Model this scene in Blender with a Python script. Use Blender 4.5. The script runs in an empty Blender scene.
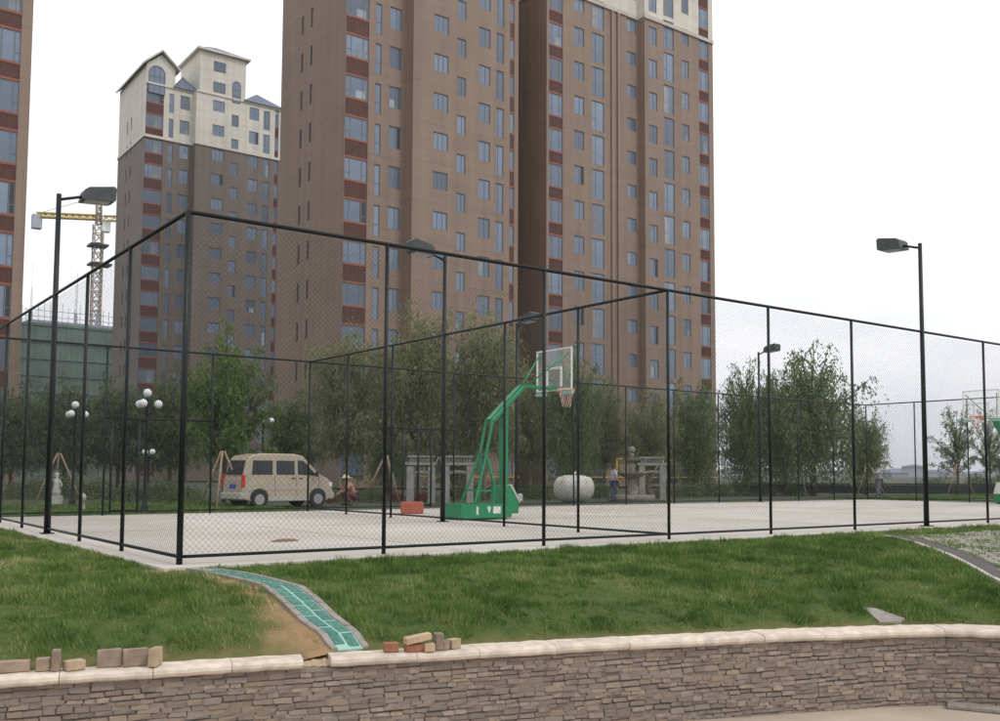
import bpy, math, random
import numpy as np
from mathutils import Vector, Matrix
random.seed(7); rng = np.random.default_rng(7)
S = bpy.context.scene
COL = S.collection
R = math.radians

# ------------------------------------------------------------ camera
CP = Vector((-3.8808, -11.5513, 1.0856)); YAW, PIT, ROL, FL, SHY = .6371, .0668, .0050, 980.49, 47.19
fw = Vector((math.sin(YAW)*math.cos(PIT), math.cos(YAW)*math.cos(PIT), math.sin(PIT)))
rt = Vector((math.cos(YAW), -math.sin(YAW), 0)); up = rt.cross(fw)
r2 = rt*math.cos(ROL) + up*math.sin(ROL); u2 = up*math.cos(ROL) - rt*math.sin(ROL)
cam = bpy.data.cameras.new('camera'); co = bpy.data.objects.new('camera', cam); COL.objects.link(co)
M = Matrix((r2, u2, -fw)).transposed().to_4x4(); M.translation = CP; co.matrix_world = M
cam.sensor_width = 36; cam.sensor_fit = 'HORIZONTAL'; cam.lens = FL/1000*36; cam.shift_y = SHY/1000
cam.clip_start = .1; cam.clip_end = 9000; S.camera = co
# ------------------------------------------------------------ world and sun
SUN_EL, SUN_AZ = R(52), R(155)          # azimuth measured clockwise from +Y
w = bpy.data.worlds.new('World'); S.world = w; w.use_nodes = True
nt = w.node_tree; N = nt.nodes; L = nt.links; N.clear()
out = N.new('ShaderNodeOutputWorld'); bg = N.new('ShaderNodeBackground'); bg.inputs['Strength'].default_value = .1
sky = N.new('ShaderNodeTexSky'); sky.sky_type = 'NISHITA'; sky.sun_disc = False
sky.sun_elevation = SUN_EL; sky.sun_rotation = SUN_AZ; sky.dust_density = 3; sky.air_density = 1.2
tc = N.new('ShaderNodeTexCoord'); sep = N.new('ShaderNodeSeparateXYZ'); L.new(tc.outputs['Generated'], sep.inputs[0])
hr = N.new('ShaderNodeValToRGB'); hr.color_ramp.elements[0].position = .0; hr.color_ramp.elements[0].color = (.87, .87, .905, 1)
hr.color_ramp.elements[1].position = .40; hr.color_ramp.elements[1].color = (1.06, 1.06, 1.08, 1)
L.new(sep.outputs['Z'], hr.inputs[0])
mp = N.new('ShaderNodeMapping'); mp.inputs['Scale'].default_value = (1, 1, 3.2); L.new(tc.outputs['Generated'], mp.inputs[0])
cn = N.new('ShaderNodeTexNoise'); cn.inputs['Scale'].default_value = 3.5; cn.inputs['Detail'].default_value = 6; L.new(mp.outputs[0], cn.inputs['Vector'])
cr = N.new('ShaderNodeValToRGB'); cr.color_ramp.elements[0].position = .36; cr.color_ramp.elements[0].color = (.90, .905, .935, 1)
cr.color_ramp.elements[1].position = .52; cr.color_ramp.elements[1].color = (1.02, 1.02, 1.02, 1); L.new(cn.outputs['Fac'], cr.inputs[0])
mu = N.new('ShaderNodeMix'); mu.data_type = 'RGBA'; mu.blend_type = 'MULTIPLY'; mu.inputs['Factor'].default_value = 1
L.new(hr.outputs[0], mu.inputs['A']); L.new(cr.outputs[0], mu.inputs['B'])
ten = N.new('ShaderNodeVectorMath'); ten.operation = 'SCALE'; ten.inputs['Scale'].default_value = 12.3; L.new(mu.outputs['Result'], ten.inputs[0])
mx = N.new('ShaderNodeMix'); mx.data_type = 'RGBA'; mx.inputs['Factor'].default_value = .90
L.new(sky.outputs[0], mx.inputs['A']); L.new(ten.outputs[0], mx.inputs['B'])
L.new(mx.outputs['Result'], bg.inputs['Color']); L.new(bg.outputs[0], out.inputs['Surface'])
sl = bpy.data.lights.new('sun', 'SUN'); sl.energy = 1.1; sl.angle = R(11); sl.color = (1, .97, .92)
so = bpy.data.objects.new('sun', sl); COL.objects.link(so)
sd = Vector((math.sin(SUN_AZ)*math.cos(SUN_EL), math.cos(SUN_AZ)*math.cos(SUN_EL), math.sin(SUN_EL)))
so.rotation_euler = sd.to_track_quat('Z', 'Y').to_euler()
S.view_settings.view_transform = 'Standard'; S.view_settings.look = 'None'; S.view_settings.exposure = .03; S.view_settings.gamma = 1
S.render.engine = 'CYCLES'; S.render.resolution_x = 1024; S.render.resolution_y = 738
try:
    S.cycles.max_bounces = 6; S.cycles.transparent_max_bounces = 8; S.cycles.volume_bounces = 0
except Exception: pass

# ------------------------------------------------------------ pixel helpers (used only to find real positions)
def ray(x, y): return fw + r2*((x-500)/FL) - u2*((y-360.5-SHY)/FL)
def onZ(x, y, z): d = ray(x, y); return CP + d*((z-CP.z)/d.z)
def onY(x, y, Y): d = ray(x, y); return CP + d*((Y-CP.y)/d.y)
def dep(x, y, D): return CP + ray(x, y)*D

# ------------------------------------------------------------ materials
def mat(name, col, rough=.8, var=0., scale=8., col2=None, bump=0., bscale=None, metal=0., obj_rand=0., isl_rand=0., spec=.5, extra=None, detail=5.):
    m = bpy.data.materials.new(name); m.use_nodes = True; t = m.node_tree; n = t.nodes; l = t.links
    b = n['Principled BSDF']; b.inputs['Roughness'].default_value = rough; b.inputs['Metallic'].default_value = metal
    b.inputs['Specular IOR Level'].default_value = spec
    c = n.new('ShaderNodeTexCoord'); nz = n.new('ShaderNodeTexNoise'); nz.inputs['Scale'].default_value = scale; nz.inputs['Detail'].default_value = detail
    l.new(c.outputs['Object'], nz.inputs['Vector'])
    rp = n.new('ShaderNodeValToRGB'); c2 = col2 or tuple(v*(1-var) for v in col)
    rp.color_ramp.elements[0].position = .35; rp.color_ramp.elements[1].position = .68
    rp.color_ramp.elements[0].color = (*c2, 1); rp.color_ramp.elements[1].color = (*col, 1)
    l.new(nz.outputs['Fac'], rp.inputs[0]); last = rp.outputs[0]
    if obj_rand or isl_rand:
        add = n.new('ShaderNodeMath'); add.operation = 'ADD'
        oi = n.new('ShaderNodeObjectInfo'); ge = n.new('ShaderNodeNewGeometry')
        s1 = n.new('ShaderNodeMath'); s1.operation = 'MULTIPLY'; s1.inputs[1].default_value = 1 if obj_rand else 0; l.new(oi.outputs['Random'], s1.inputs[0])
        s2 = n.new('ShaderNodeMath'); s2.operation = 'MULTIPLY'; s2.inputs[1].default_value = 1 if isl_rand else 0; l.new(ge.outputs['Random Per Island'], s2.inputs[0])
        l.new(s1.outputs[0], add.inputs[0]); l.new(s2.outputs[0], add.inputs[1])
        fr = n.new('ShaderNodeMath'); fr.operation = 'FRACT'; l.new(add.outputs[0], fr.inputs[0])
        mr = n.new('ShaderNodeMapRange'); a = max(obj_rand, isl_rand); mr.inputs['To Min'].default_value = 1-a; mr.inputs['To Max'].default_value = 1+a
        l.new(fr.outputs[0], mr.inputs['Value'])
        vm = n.new('ShaderNodeVectorMath'); vm.operation = 'SCALE'; l.new(last, vm.inputs[0]); l.new(mr.outputs[0], vm.inputs['Scale']); last = vm.outputs[0]
        m['fr'] = 1
    l.new(last, b.inputs['Base Color'])
    if bump:
        bn = n.new('ShaderNodeTexNoise'); bn.inputs['Scale'].default_value = bscale or scale*4; bn.inputs['Detail'].default_value = 6
        l.new(c.outputs['Object'], bn.inputs['Vector'])
        bm = n.new('ShaderNodeBump'); bm.inputs['Strength'].default_value = bump; bm.inputs['Distance'].default_value = .02
        l.new(bn.outputs['Fac'], bm.inputs['Height']); l.new(bm.outputs[0], b.inputs['Normal'])
    return m

def ramp_rand(m, cols):
    """replace the base colour by a palette picked per object / island, times the noise"""
    t = m.node_tree; n = t.nodes; l = t.links; b = n['Principled BSDF']
    fr = [x for x in n if x.type == 'MATH' and x.operation == 'FRACT'][0]
    rp = n.new('ShaderNodeValToRGB'); rp.color_ramp.interpolation = 'CONSTANT'; e = rp.color_ramp.elements
    e[0].color = (*cols[0], 1); e[0].position = 0; e[1].position = 1/len(cols); e[1].color = (*cols[1], 1)
    for i in range(2, len(cols)):
        k = e.new(i/len(cols)); k.color = (*cols[i], 1)
    l.new(fr.outputs[0], rp.inputs[0])
    mxx = n.new('ShaderNodeMix'); mxx.data_type = 'RGBA'; mxx.blend_type = 'MULTIPLY'; mxx.inputs['Factor'].default_value = 1
    src = b.inputs['Base Color'].links[0].from_socket
    l.new(rp.outputs[0], mxx.inputs['A']); l.new(src, mxx.inputs['B']); l.new(mxx.outputs['Result'], b.inputs['Base Color'])
    return m

MT = {}
def wall_mat(name, col):
    m = mat(name, col, .75, .10, .22, bump=.1, bscale=3); t = m.node_tree; n = t.nodes; l = t.links; b = n['Principled BSDF']
    c = n.new('ShaderNodeTexCoord'); src = b.inputs['Base Color'].links[0].from_socket
    def mul(sock, lo, hi, p0=.35, p1=.65):
        nonlocal src
        r = n.new('ShaderNodeMapRange'); r.inputs['From Min'].default_value = p0; r.inputs['From Max'].default_value = p1; r.inputs['To Min'].default_value = lo; r.inputs['To Max'].default_value = hi
        l.new(sock, r.inputs['Value']); v = n.new('ShaderNodeVectorMath'); v.operation = 'SCALE'; l.new(src, v.inputs[0]); l.new(r.outputs[0], v.inputs['Scale']); src = v.outputs[0]
    mp_ = n.new('ShaderNodeMapping'); mp_.inputs['Scale'].default_value = (1.6, 1.6, .05); l.new(c.outputs['Object'], mp_.inputs[0])
    nz = n.new('ShaderNodeTexNoise'); nz.inputs['Scale'].default_value = 1; nz.inputs['Detail'].default_value = 5; l.new(mp_.outputs[0], nz.inputs['Vector']); mul(nz.outputs['Fac'], .88, 1.04)       # rain streaks
    mq = n.new('ShaderNodeMapping'); mq.inputs['Scale'].default_value = (.25, .25, 2.2); l.new(c.outputs['Object'], mq.inputs[0])
    n3 = n.new('ShaderNodeTexNoise'); n3.inputs['Scale'].default_value = 1; n3.inputs['Detail'].default_value = 3; l.new(mq.outputs[0], n3.inputs['Vector']); mul(n3.outputs['Fac'], .95, 1.04)     # tile courses
    sp = n.new('ShaderNodeSeparateXYZ'); l.new(c.outputs['Object'], sp.inputs[0])
    w1 = n.new('ShaderNodeMath'); w1.operation = 'MODULO'; w1.inputs[1].default_value = 3.0; l.new(sp.outputs['Z'], w1.inputs[0])
    w2 = n.new('ShaderNodeMath'); w2.operation = 'LESS_THAN'; w2.inputs[1].default_value = .07; l.new(w1.outputs[0], w2.inputs[0]); mul(w2.outputs[0], 1, .86, 0, 1)   # joint at every storey
    l.new(src, b.inputs['Base Color']); return m
MT['steel'] = mat('dark_green_steel', (.008, .012, .012), .42, .3, 20, spec=.3)
MT['wire'] = mat('coated_wire', (.02, .03, .027), .5, .2)
MT['lamp_head'] = mat('lamp_head_paint', (.045, .055, .052), .45, .3, 9)
MT['lens'] = mat('lamp_lens', (.5, .52, .55), .15, .1)
MT['brown'] = wall_mat('brown_tile_wall', (.25, .179, .136))
MT['taupe'] = wall_mat('taupe_tile_wall', (.165, .134, .112))
MT['cream'] = wall_mat('cream_wall', (.61, .58, .51))
MT['roof'] = mat('blue_grey_roof_tile', (.12, .15, .21), .6, .3, 3)
MT['red'] = mat('red_orange_rail', (.30, .085, .042), .6, .3, 4)
MT['louvre'] = mat('dark_red_louvre', (.105, .038, .03), .7, .4, 5)
MT['frame'] = mat('window_frame', (.13, .145, .165), .5, .1)
MT['slit'] = mat('dark_brown_slit', (.045, .028, .022), .5)
MT['glass'] = mat('window_glass', (.18, .23, .31), .1, .3, .25, obj_rand=.32)
MT['curtain'] = mat('curtain_cloth', (.27, .30, .34), .6, .25, 1.5, obj_rand=.3)
MT['dark'] = mat('painted_gap_shade', (.03, .03, .035), .6)  # colour stands in for the shade inside open windows
MT['concrete'] = mat('court_concrete', (.53, .50, .455), .85, .22, .33, col2=(.43, .39, .34), bump=.08, bscale=30, detail=9.)
MT['kerbstone'] = mat('pale_concrete', (.50, .46, .41), .85, .2, 3, bump=.2)
MT['dark_kerb'] = mat('dark_kerb_brick', (.10, .085, .078), .85, .3, 9, bump=.4)
MT['cap'] = mat('pinkish_cap_stone', (.66, .56, .46), .8, .30, 9, bump=.25, bscale=40, obj_rand=.08)
MT['mortar'] = mat('dark_mortar', (.20, .175, .15), .95, .3, 12, bump=.4)
st = mat('ledge_stone', (1.20, 1.19, 1.17), .85, .3, 14, bump=.35, bscale=45, obj_rand=.12, isl_rand=.12)
MT['stone'] = ramp_rand(st, [(.224, .183, .151), (.243, .196, .159), (.208, .174, .149), (.263, .21, .169), (.224, .188, .159), (.238, .188, .151), (.276, .221, .178), (.197, .165, .141), (.252, .199, .151), (.23, .194, .167)])
MT['road'] = mat('dusty_pavement', (.46, .38, .30), .9, .2, 1.5, bump=.2, bscale=30)
MT['soil_ground'] = mat('ground_soil', (.075, .085, .045), .95, .45, .6)
MT['green'] = mat('green_gloss_paint', (.012, .25, .095), .3, .15, 3)
MT['white'] = mat('white_paint', (.75, .75, .73), .5, .1)
MT['orange'] = mat('orange_rim', (.70, .14, .04), .5)
MT['net'] = mat('net_cord', (.55, .16, .10), .8)
MT['teal'] = mat('teal_tile', (.085, .25, .20), .8, .5, 26, bump=.2, obj_rand=.12)
MT['teal_line'] = mat('teal_joint', (.30, .50, .42), .8, .15, 10)
MT['greystone'] = mat('grey_edging', (.30, .265, .235), .85, .3, 10, bump=.4)
MT['brick_tan'] = mat('tan_brick', (.48, .36, .24), .85, .25, 9, bump=.4, obj_rand=.1)
MT['brick_red'] = mat('red_brick', (.36, .15, .085), .85, .35, 12, bump=.4)
MT['brick_grey'] = mat('grey_brown_brick', (.33, .25, .185), .85, .3, 10, bump=.4, obj_rand=.12)
MT['bark'] = mat('bark', (.095, .07, .05), .95, .4, 8, bump=.5)
MT['pale_bark'] = mat('pale_branch', (.25, .21, .155), .95, .35, 8)
MT['stake'] = mat('wooden_stake', (.34, .25, .17), .9, .2, 9)
def leaf(name, c):
    m = mat(name, c, .55, .35, 1.2, isl_rand=.45, spec=.3)
    n = m.node_tree.nodes; l = m.node_tree.links; b = n['Principled BSDF']
    tr = n.new('ShaderNodeBsdfTranslucent'); ms = n.new('ShaderNodeMixShader'); ms.inputs[0].default_value = .5
    l.new(b.inputs['Base Color'].links[0].from_socket, tr.inputs['Color'])
    l.new(b.outputs[0], ms.inputs[1]); l.new(tr.outputs[0], ms.inputs[2]); l.new(ms.outputs[0], n['Material Output'].inputs['Surface'])
    return m
MT['leaf_olive'] = leaf('willow_leaf', (.28, .305, .14))
MT['leaf_green'] = leaf('green_leaf', (.20, .275, .11))
MT['leaf_bright'] = leaf('bright_leaf', (.16, .25, .065))
MT['leaf_dark'] = leaf('dark_leaf', (.16, .215, .095))
MT['leaf_red'] = leaf('red_leaf', (.26, .05, .05))
MT['van'] = mat('champagne_paint', (.43, .37, .275), .3, .08, 3, metal=.15)
MT['van_low'] = mat('grey_bumper', (.42, .40, .36), .45, .1)
MT['tint'] = mat('dark_car_glass', (.02, .022, .028), .08)
MT['tyre'] = mat('rubber', (.02, .02, .02), .8)
MT['rim'] = mat('wheel_rim', (.42, .42, .42), .35, metal=.6)
MT['tail'] = mat('red_tail_light', (.55, .02, .02), .25)
MT['headl'] = mat('clear_lamp', (.7, .72, .74), .15)
MT['plate'] = mat('blue_plate', (.03, .07, .42), .5)
MT['globe'] = mat('white_globe', (.80, .80, .82), .3)
MT['carved_dull'] = mat('dull_carved_stone', (.34, .33, .30), .85, .3, 4, bump=.4)
MT['carved'] = mat('carved_white_stone', (.60, .58, .53), .8, .25, 4, bump=.4)
MT['fountain'] = mat('weathered_stone', (.30, .28, .23), .85, .4, 5, bump=.4)
MT['yellow'] = mat('yellow_pipe', (.52, .36, .05), .5, .1)
MT['skin'] = mat('skin', (.40, .24, .17), .6)
MT['hair'] = mat('black_hair', (.02, .017, .015), .6)
MT['jeans'] = mat('blue_jeans', (.04, .06, .13), .85)
MT['shirt'] = mat('grey_shirt', (.42, .42, .44), .85)
MT['pink'] = mat('pink_shirt', (.50, .25, .18), .85)
MT['greytr'] = mat('grey_trousers', (.14, .14, .15), .85)
MT['straw'] = mat('straw_hat', (.58, .50, .36), .85)
MT['redcloth'] = mat('red_trousers', (.15, .045, .045), .85)
MT['redbox'] = mat('red_plastic', (.47, .12, .075), .6, .2, 6)
MT['netting'] = mat('green_netting', (.17, .24, .19), .85, .35, .25, bump=.3, bscale=1)
MT['crane_y'] = mat('crane_yellow', (.50, .36, .06), .5)
MT['crane_w'] = mat('crane_mast', (.42, .34, .26), .6, .4, 1)
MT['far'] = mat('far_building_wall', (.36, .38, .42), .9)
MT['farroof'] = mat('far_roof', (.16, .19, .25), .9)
MT['rust'] = mat('brown_dirt', (.24, .15, .09), .95, .3, 12, bump=.5)
MT['black'] = mat('black_rail', (.022, .024, .028), .6)
# ground material with soil mask
def lawn_mat():
    m = bpy.data.materials.new('lawn_soil'); m.use_nodes = True; t = m.node_tree; n = t.nodes; l = t.links; b = n['Principled BSDF']
    b.inputs['Roughness'].default_value = .95; b.inputs['Specular IOR Level'].default_value = .1
    c = n.new('ShaderNodeTexCoord'); a = n.new('ShaderNodeAttribute'); a.attribute_name = 'soil'
    z1 = n.new('ShaderNodeTexNoise'); z1.inputs['Scale'].default_value = 9; z1.inputs['Detail'].default_value = 8; l.new(c.outputs['Object'], z1.inputs['Vector'])
    g = n.new('ShaderNodeValToRGB'); g.color_ramp.elements[0].color = (.045, .07, .02, 1); g.color_ramp.elements[1].color = (.095, .125, .04, 1); l.new(z1.outputs['Fac'], g.inputs[0])
    s = n.new('ShaderNodeValToRGB'); s.color_ramp.elements[0].color = (.17, .105, .055, 1); s.color_ramp.elements[1].color = (.42, .28, .16, 1); l.new(z1.outputs['Fac'], s.inputs[0])
    mxx = n.new('ShaderNodeMix'); mxx.data_type = 'RGBA'; l.new(a.outputs['Fac'], mxx.inputs['Factor']); l.new(g.outputs[0], mxx.inputs['A']); l.new(s.outputs[0], mxx.inputs['B'])
    l.new(mxx.outputs['Result'], b.inputs['Base Color'])
    z2 = n.new('ShaderNodeTexNoise'); z2.inputs['Scale'].default_value = 40; z2.inputs['Detail'].default_value = 6; l.new(c.outputs['Object'], z2.inputs['Vector'])
    bm = n.new('ShaderNodeBump'); bm.inputs['Strength'].default_value = .6; bm.inputs['Distance'].default_value = .03; l.new(z2.outputs['Fac'], bm.inputs['Height']); l.new(bm.outputs[0], b.inputs['Normal'])
    return m
MT['lawn'] = lawn_mat()
def grass_mat():
    m = bpy.data.materials.new('grass_blade'); m.use_nodes = True; t = m.node_tree; n = t.nodes; l = t.links; b = n['Principled BSDF']
    b.inputs['Roughness'].default_value = .6; b.inputs['Specular IOR Level'].default_value = .25
    a = n.new('ShaderNodeAttribute'); a.attribute_name = 'tone'
    g = n.new('ShaderNodeValToRGB'); e = g.color_ramp.elements
    e[0].color = (.05, .10, .02, 1); e[0].position = 0; e[1].position = 1; e[1].color = (.46, .40, .20, 1)
    for p, c in ((.3, (.095, .175, .035, 1)), (.55, (.155, .235, .05, 1)), (.78, (.27, .30, .125, 1))):
        k = e.new(p); k.color = c
    l.new(a.outputs['Fac'], g.inputs[0]); l.new(g.outputs[0], b.inputs['Base Color'])
    tr = n.new('ShaderNodeBsdfTranslucent'); ms = n.new('ShaderNodeMixShader'); ms.inputs[0].default_value = .25
    l.new(g.outputs[0], tr.inputs['Color']); l.new(b.outputs[0], ms.inputs[1]); l.new(tr.outputs[0], ms.inputs[2]); l.new(ms.outputs[0], n['Material Output'].inputs['Surface'])
    return m
MT['grass'] = grass_mat()

# ------------------------------------------------------------ mesh builder
class MB:
    def __init__(s): s.v = []; s.f = []; s.m = []; s.sm = []
    def add(s, vs, fs, mi=0, smooth=False):
        o = len(s.v); s.v += [tuple(p) for p in vs]
        for f in fs: s.f.append(tuple(i+o for i in f)); s.m.append(mi); s.sm.append(smooth)
    def box(s, a, b, mi=0, skip=()):
        (x0, y0, z0), (x1, y1, z1) = a, b
        v = [(x0,y0,z0),(x1,y0,z0),(x1,y1,z0),(x0,y1,z0),(x0,y0,z1),(x1,y0,z1),(x1,y1,z1),(x0,y1,z1)]
        s.add(v, [(0,3,2,1),(4,5,6,7),(0,1,5,4),(1,2,6,5),(2,3,7,6),(3,0,4,7)], mi)
    def bbox(s, a, b, c=.01, mi=0, jit=0):
        """chamfered box: 24 vertices"""
        (x0, y0, z0), (x1, y1, z1) = a, b
        V = []; idx = {}
        for ix, x in enumerate((x0, x1)):
            for iy, y in enumerate((y0, y1)):
                for iz, z in enumerate((z0, z1)):
                    sx, sy, sz = (1 if ix == 0 else -1), (1 if iy == 0 else -1), (1 if iz == 0 else -1)
                    for ax in range(3):
                        p = [x + sx*c, y + sy*c, z + sz*c]; p[ax] = (x, y, z)[ax]
                        if jit: p = [q + random.uniform(-jit, jit) for q in p]
                        idx[(ix, iy, iz, ax)] = len(V); V.append(p)
        F = []
        for ax in range(3):
            o = [a_ for a_ in range(3) if a_ != ax]
            for k in (0, 1):
                q = []
                for (i, j) in ((0, 0), (1, 0), (1, 1), (0, 1)):
                    key = [0, 0, 0]; key[ax] = k; key[o[0]] = i; key[o[1]] = j; q.append(idx[(*key, ax)])
                if (k == 0) != (ax == 1): q = q[::-1]
                F.append(q)
            for i in (0, 1):
                for j in (0, 1):
                    k0 = [0, 0, 0]; k1 = [0, 0, 0]; k0[o[0]] = k1[o[0]] = i; k0[o[1]] = k1[o[1]] = j; k1[ax] = 1
                    F.append([idx[(*k0, o[0])], idx[(*k1, o[0])], idx[(*k1, o[1])], idx[(*k0, o[1])]])
        for i in (0, 1):
            for j in (0, 1):
                for k in (0, 1): F.append([idx[(i, j, k, 0)], idx[(i, j, k, 1)], idx[(i, j, k, 2)]])
        s.add(V, F, mi)
    def tube(s, pts, rad, n=6, mi=0, cap=True, smooth=True):
        pts = [Vector(p) for p in pts]
        if not hasattr(rad, '__len__'): rad = [rad]*len(pts)
        V = []; F = []
        ref = None
        for i, p in enumerate(pts):
            d = (pts[min(i+1, len(pts)-1)] - pts[max(i-1, 0)]).normalized()
            if ref is None:
                ref = Vector((0, 0, 1)) if abs(d.z) < .9 else Vector((1, 0, 0))
            a = (ref - d*ref.dot(d)).normalized(); b = d.cross(a); ref = a
            for k in range(n):
                t = 2*math.pi*(k+.5)/n; V.append(p + (a*math.cos(t) + b*math.sin(t))*rad[i])
        for i in range(len(pts)-1):
            for k in range(n):
                F.append((i*n+k, i*n+(k+1) % n, (i+1)*n+(k+1) % n, (i+1)*n+k))
        if cap: F.append(tuple(range(n))[::-1]); F.append(tuple((len(pts)-1)*n+k for k in range(n)))
        s.add(V, F, mi, smooth)
    def bar(s, a, b, wx, wy, mi=0):
        """square-section bar from a to b"""
        s.tube([a, b], math.hypot(wx, wy)/2, 4, mi, True, False)
    def lathe(s, prof, n=14, mi=0, c=(0, 0, 0), sx=1, sy=1, smooth=True):
        V = []; F = []
        for r_, z in prof:
            for k in range(n):
                t = 2*math.pi*k/n; V.append((c[0]+r_*math.cos(t)*sx, c[1]+r_*math.sin(t)*sy, c[2]+z))
        for i in range(len(prof)-1):
            for k in range(n): F.append((i*n+k, i*n+(k+1) % n, (i+1)*n+(k+1) % n, (i+1)*n+k))
        F.append(tuple(range(n))[::-1]); F.append(tuple((len(prof)-1)*n+k for k in range(n)))
        s.add(V, F, mi, smooth)
    def sphere(s, c, r_, n=12, mi=0, sc=(1, 1, 1)):
        prof = [(r_*math.sin(math.pi*i/8)*1.0+1e-4, -r_*math.cos(math.pi*i/8)*sc[2]) for i in range(9)]
        s.lathe(prof, n, mi, c, sc[0], sc[1])
    def prism(s, outline, y0, y1, mi=0, ax='y'):
        """outline in (x,z), extruded along y"""
        n = len(outline)
        V = [(x, y0, z) for x, z in outline] + [(x, y1, z) for x, z in outline]
        F = [tuple(range(n)), tuple(range(n, 2*n))[::-1]] + [((i+1) % n, i, n+i, n+(i+1) % n) for i in range(n)]
        s.add(V, F, mi)
    def mesh(s, name, mats):
        me = bpy.data.meshes.new(name); me.from_pydata(s.v, [], s.f)
        if not isinstance(mats, (list, tuple)): mats = [mats]
        for m in mats: me.materials.append(MT[m] if isinstance(m, str) else m)
        me.polygons.foreach_set('material_index', s.m); me.polygons.foreach_set('use_smooth', s.sm); me.update()
        return me
    def build(s, name, mats, parent=None, loc=(0, 0, 0), rot=(0, 0, 0)):
        return link(name, s.mesh(name, mats), parent, loc, rot)
def link(name, me, parent=None, loc=(0, 0, 0), rot=(0, 0, 0), scale=(1, 1, 1)):
    o = bpy.data.objects.new(name, me); COL.objects.link(o); o.parent = parent; o.location = loc; o.rotation_euler = rot; o.scale = scale
    return o
def tag(o, label, cat, group=None):
    o['label'] = label; o['category'] = cat
    if group: o['group'] = group
    return o
def empty(name, loc, label, cat, group=None, rz=0):
    o = link(name, None, None, loc, (0, 0, rz)); o.empty_display_size = .2
    return tag(o, label, cat, group)
def structure(o): o['kind'] = 'structure'; return o
def stuff(o, label=None, cat=None):
    o['kind'] = 'stuff'
    if label: tag(o, label, cat)
    return o
def copy_tree(o, parent=None):
    c = o.copy(); COL.objects.link(c); c.parent = parent
    for ch in list(o.children): copy_tree(ch, c)
    return c
def np_mesh(name, V, Fq, mats, attr=None, smooth=False):
    """fast mesh from numpy arrays; faces all with the same number of corners"""
    me = bpy.data.meshes.new(name); nv = len(V); nf, k = Fq.shape
    me.vertices.add(nv); me.vertices.foreach_set('co', V.astype(np.float32).ravel())
    me.loops.add(nf*k); me.loops.foreach_set('vertex_index', Fq.astype(np.int32).ravel())
    me.polygons.add(nf); me.polygons.foreach_set('loop_start', np.arange(0, nf*k, k, dtype=np.int32))
    me.polygons.foreach_set('loop_total', np.full(nf, k, dtype=np.int32))
    if smooth: me.polygons.foreach_set('use_smooth', np.ones(nf, dtype=bool))
    for m in (mats if isinstance(mats, list) else [mats]): me.materials.append(MT[m])
    me.update(calc_edges=True)
    if attr:
        for an, (dom, val) in attr.items():
            a = me.attributes.new(an, 'FLOAT', dom); a.data.foreach_set('value', val.astype(np.float32))
    me.validate()
    return me
# smooth value noise for python-side masks
_G = rng.random((64, 64))
def vnoise(x, y, s):
    x = np.asarray(x)*s; y = np.asarray(y)*s; xi = np.floor(x).astype(int); yi = np.floor(y).astype(int)
    fx = x-xi; fy = y-yi; fx = fx*fx*(3-2*fx); fy = fy*fy*(3-2*fy)
    g = lambda a, b: _G[a % 64, b % 64]
    return (g(xi, yi)*(1-fx)+g(xi+1, yi)*fx)*(1-fy)+(g(xi, yi+1)*(1-fx)+g(xi+1, yi+1)*fx)*fy

# ============================================================ SETTING: ground levels
FX = [0, 2.74, 5.5, 8.19, 10.85, 13.46, 16.07, 18.66, 21.3, 24.0, 26.7, 29.5, 32.3, 35.14]      # posts along the front
LY = [0, 2.37, 4.67, 6.9, 9.05, 11.3, 13.78]
XE, YE, H = FX[-1], 13.78, 4.2
WALL = [(-6, -1.95), (-2.39, -3.08), (-1.34, -3.38), (-.58, -3.58), (.1, -3.82), (1.33, -4.22), (2.47, -4.6), (3.68, -5.0), (4.49, -5.32), (5.39, -5.67), (5.88, -5.92), (6.15, -6.17), (6.4, -6.48), (6.9, -7.2), (7.6, -8.6), (8.0, -11)]
WP = np.array(WALL); CAPZ = -.5
def wall_dist(P):
    """signed distance to the wall front line, positive on the lawn side"""
    best = np.full(len(P), 1e9); sg = np.ones(len(P))
    for a, b in zip(WP[:-1], WP[1:]):
        d = b-a; t = np.clip(((P-a)@d)/(d@d), 0, 1); q = P-(a+t[:, None]*d); dist = np.hypot(q[:, 0], q[:, 1])
        cr_ = d[0]*(P[:, 1]-a[1]) - d[1]*(P[:, 0]-a[0]); m = dist < best-1e-9
        best = np.where(m, dist, best); sg = np.where(m, np.sign(cr_), sg)
    return best*sg
def court_dist(P):
    dx = np.maximum(np.maximum(-.3-P[:, 0], P[:, 0]-(XE+.3)), 0); dy = np.maximum(np.maximum(-.38-P[:, 1], P[:, 1]-(YE+.3)), 0)
    return np.hypot(dx, dy)

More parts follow.
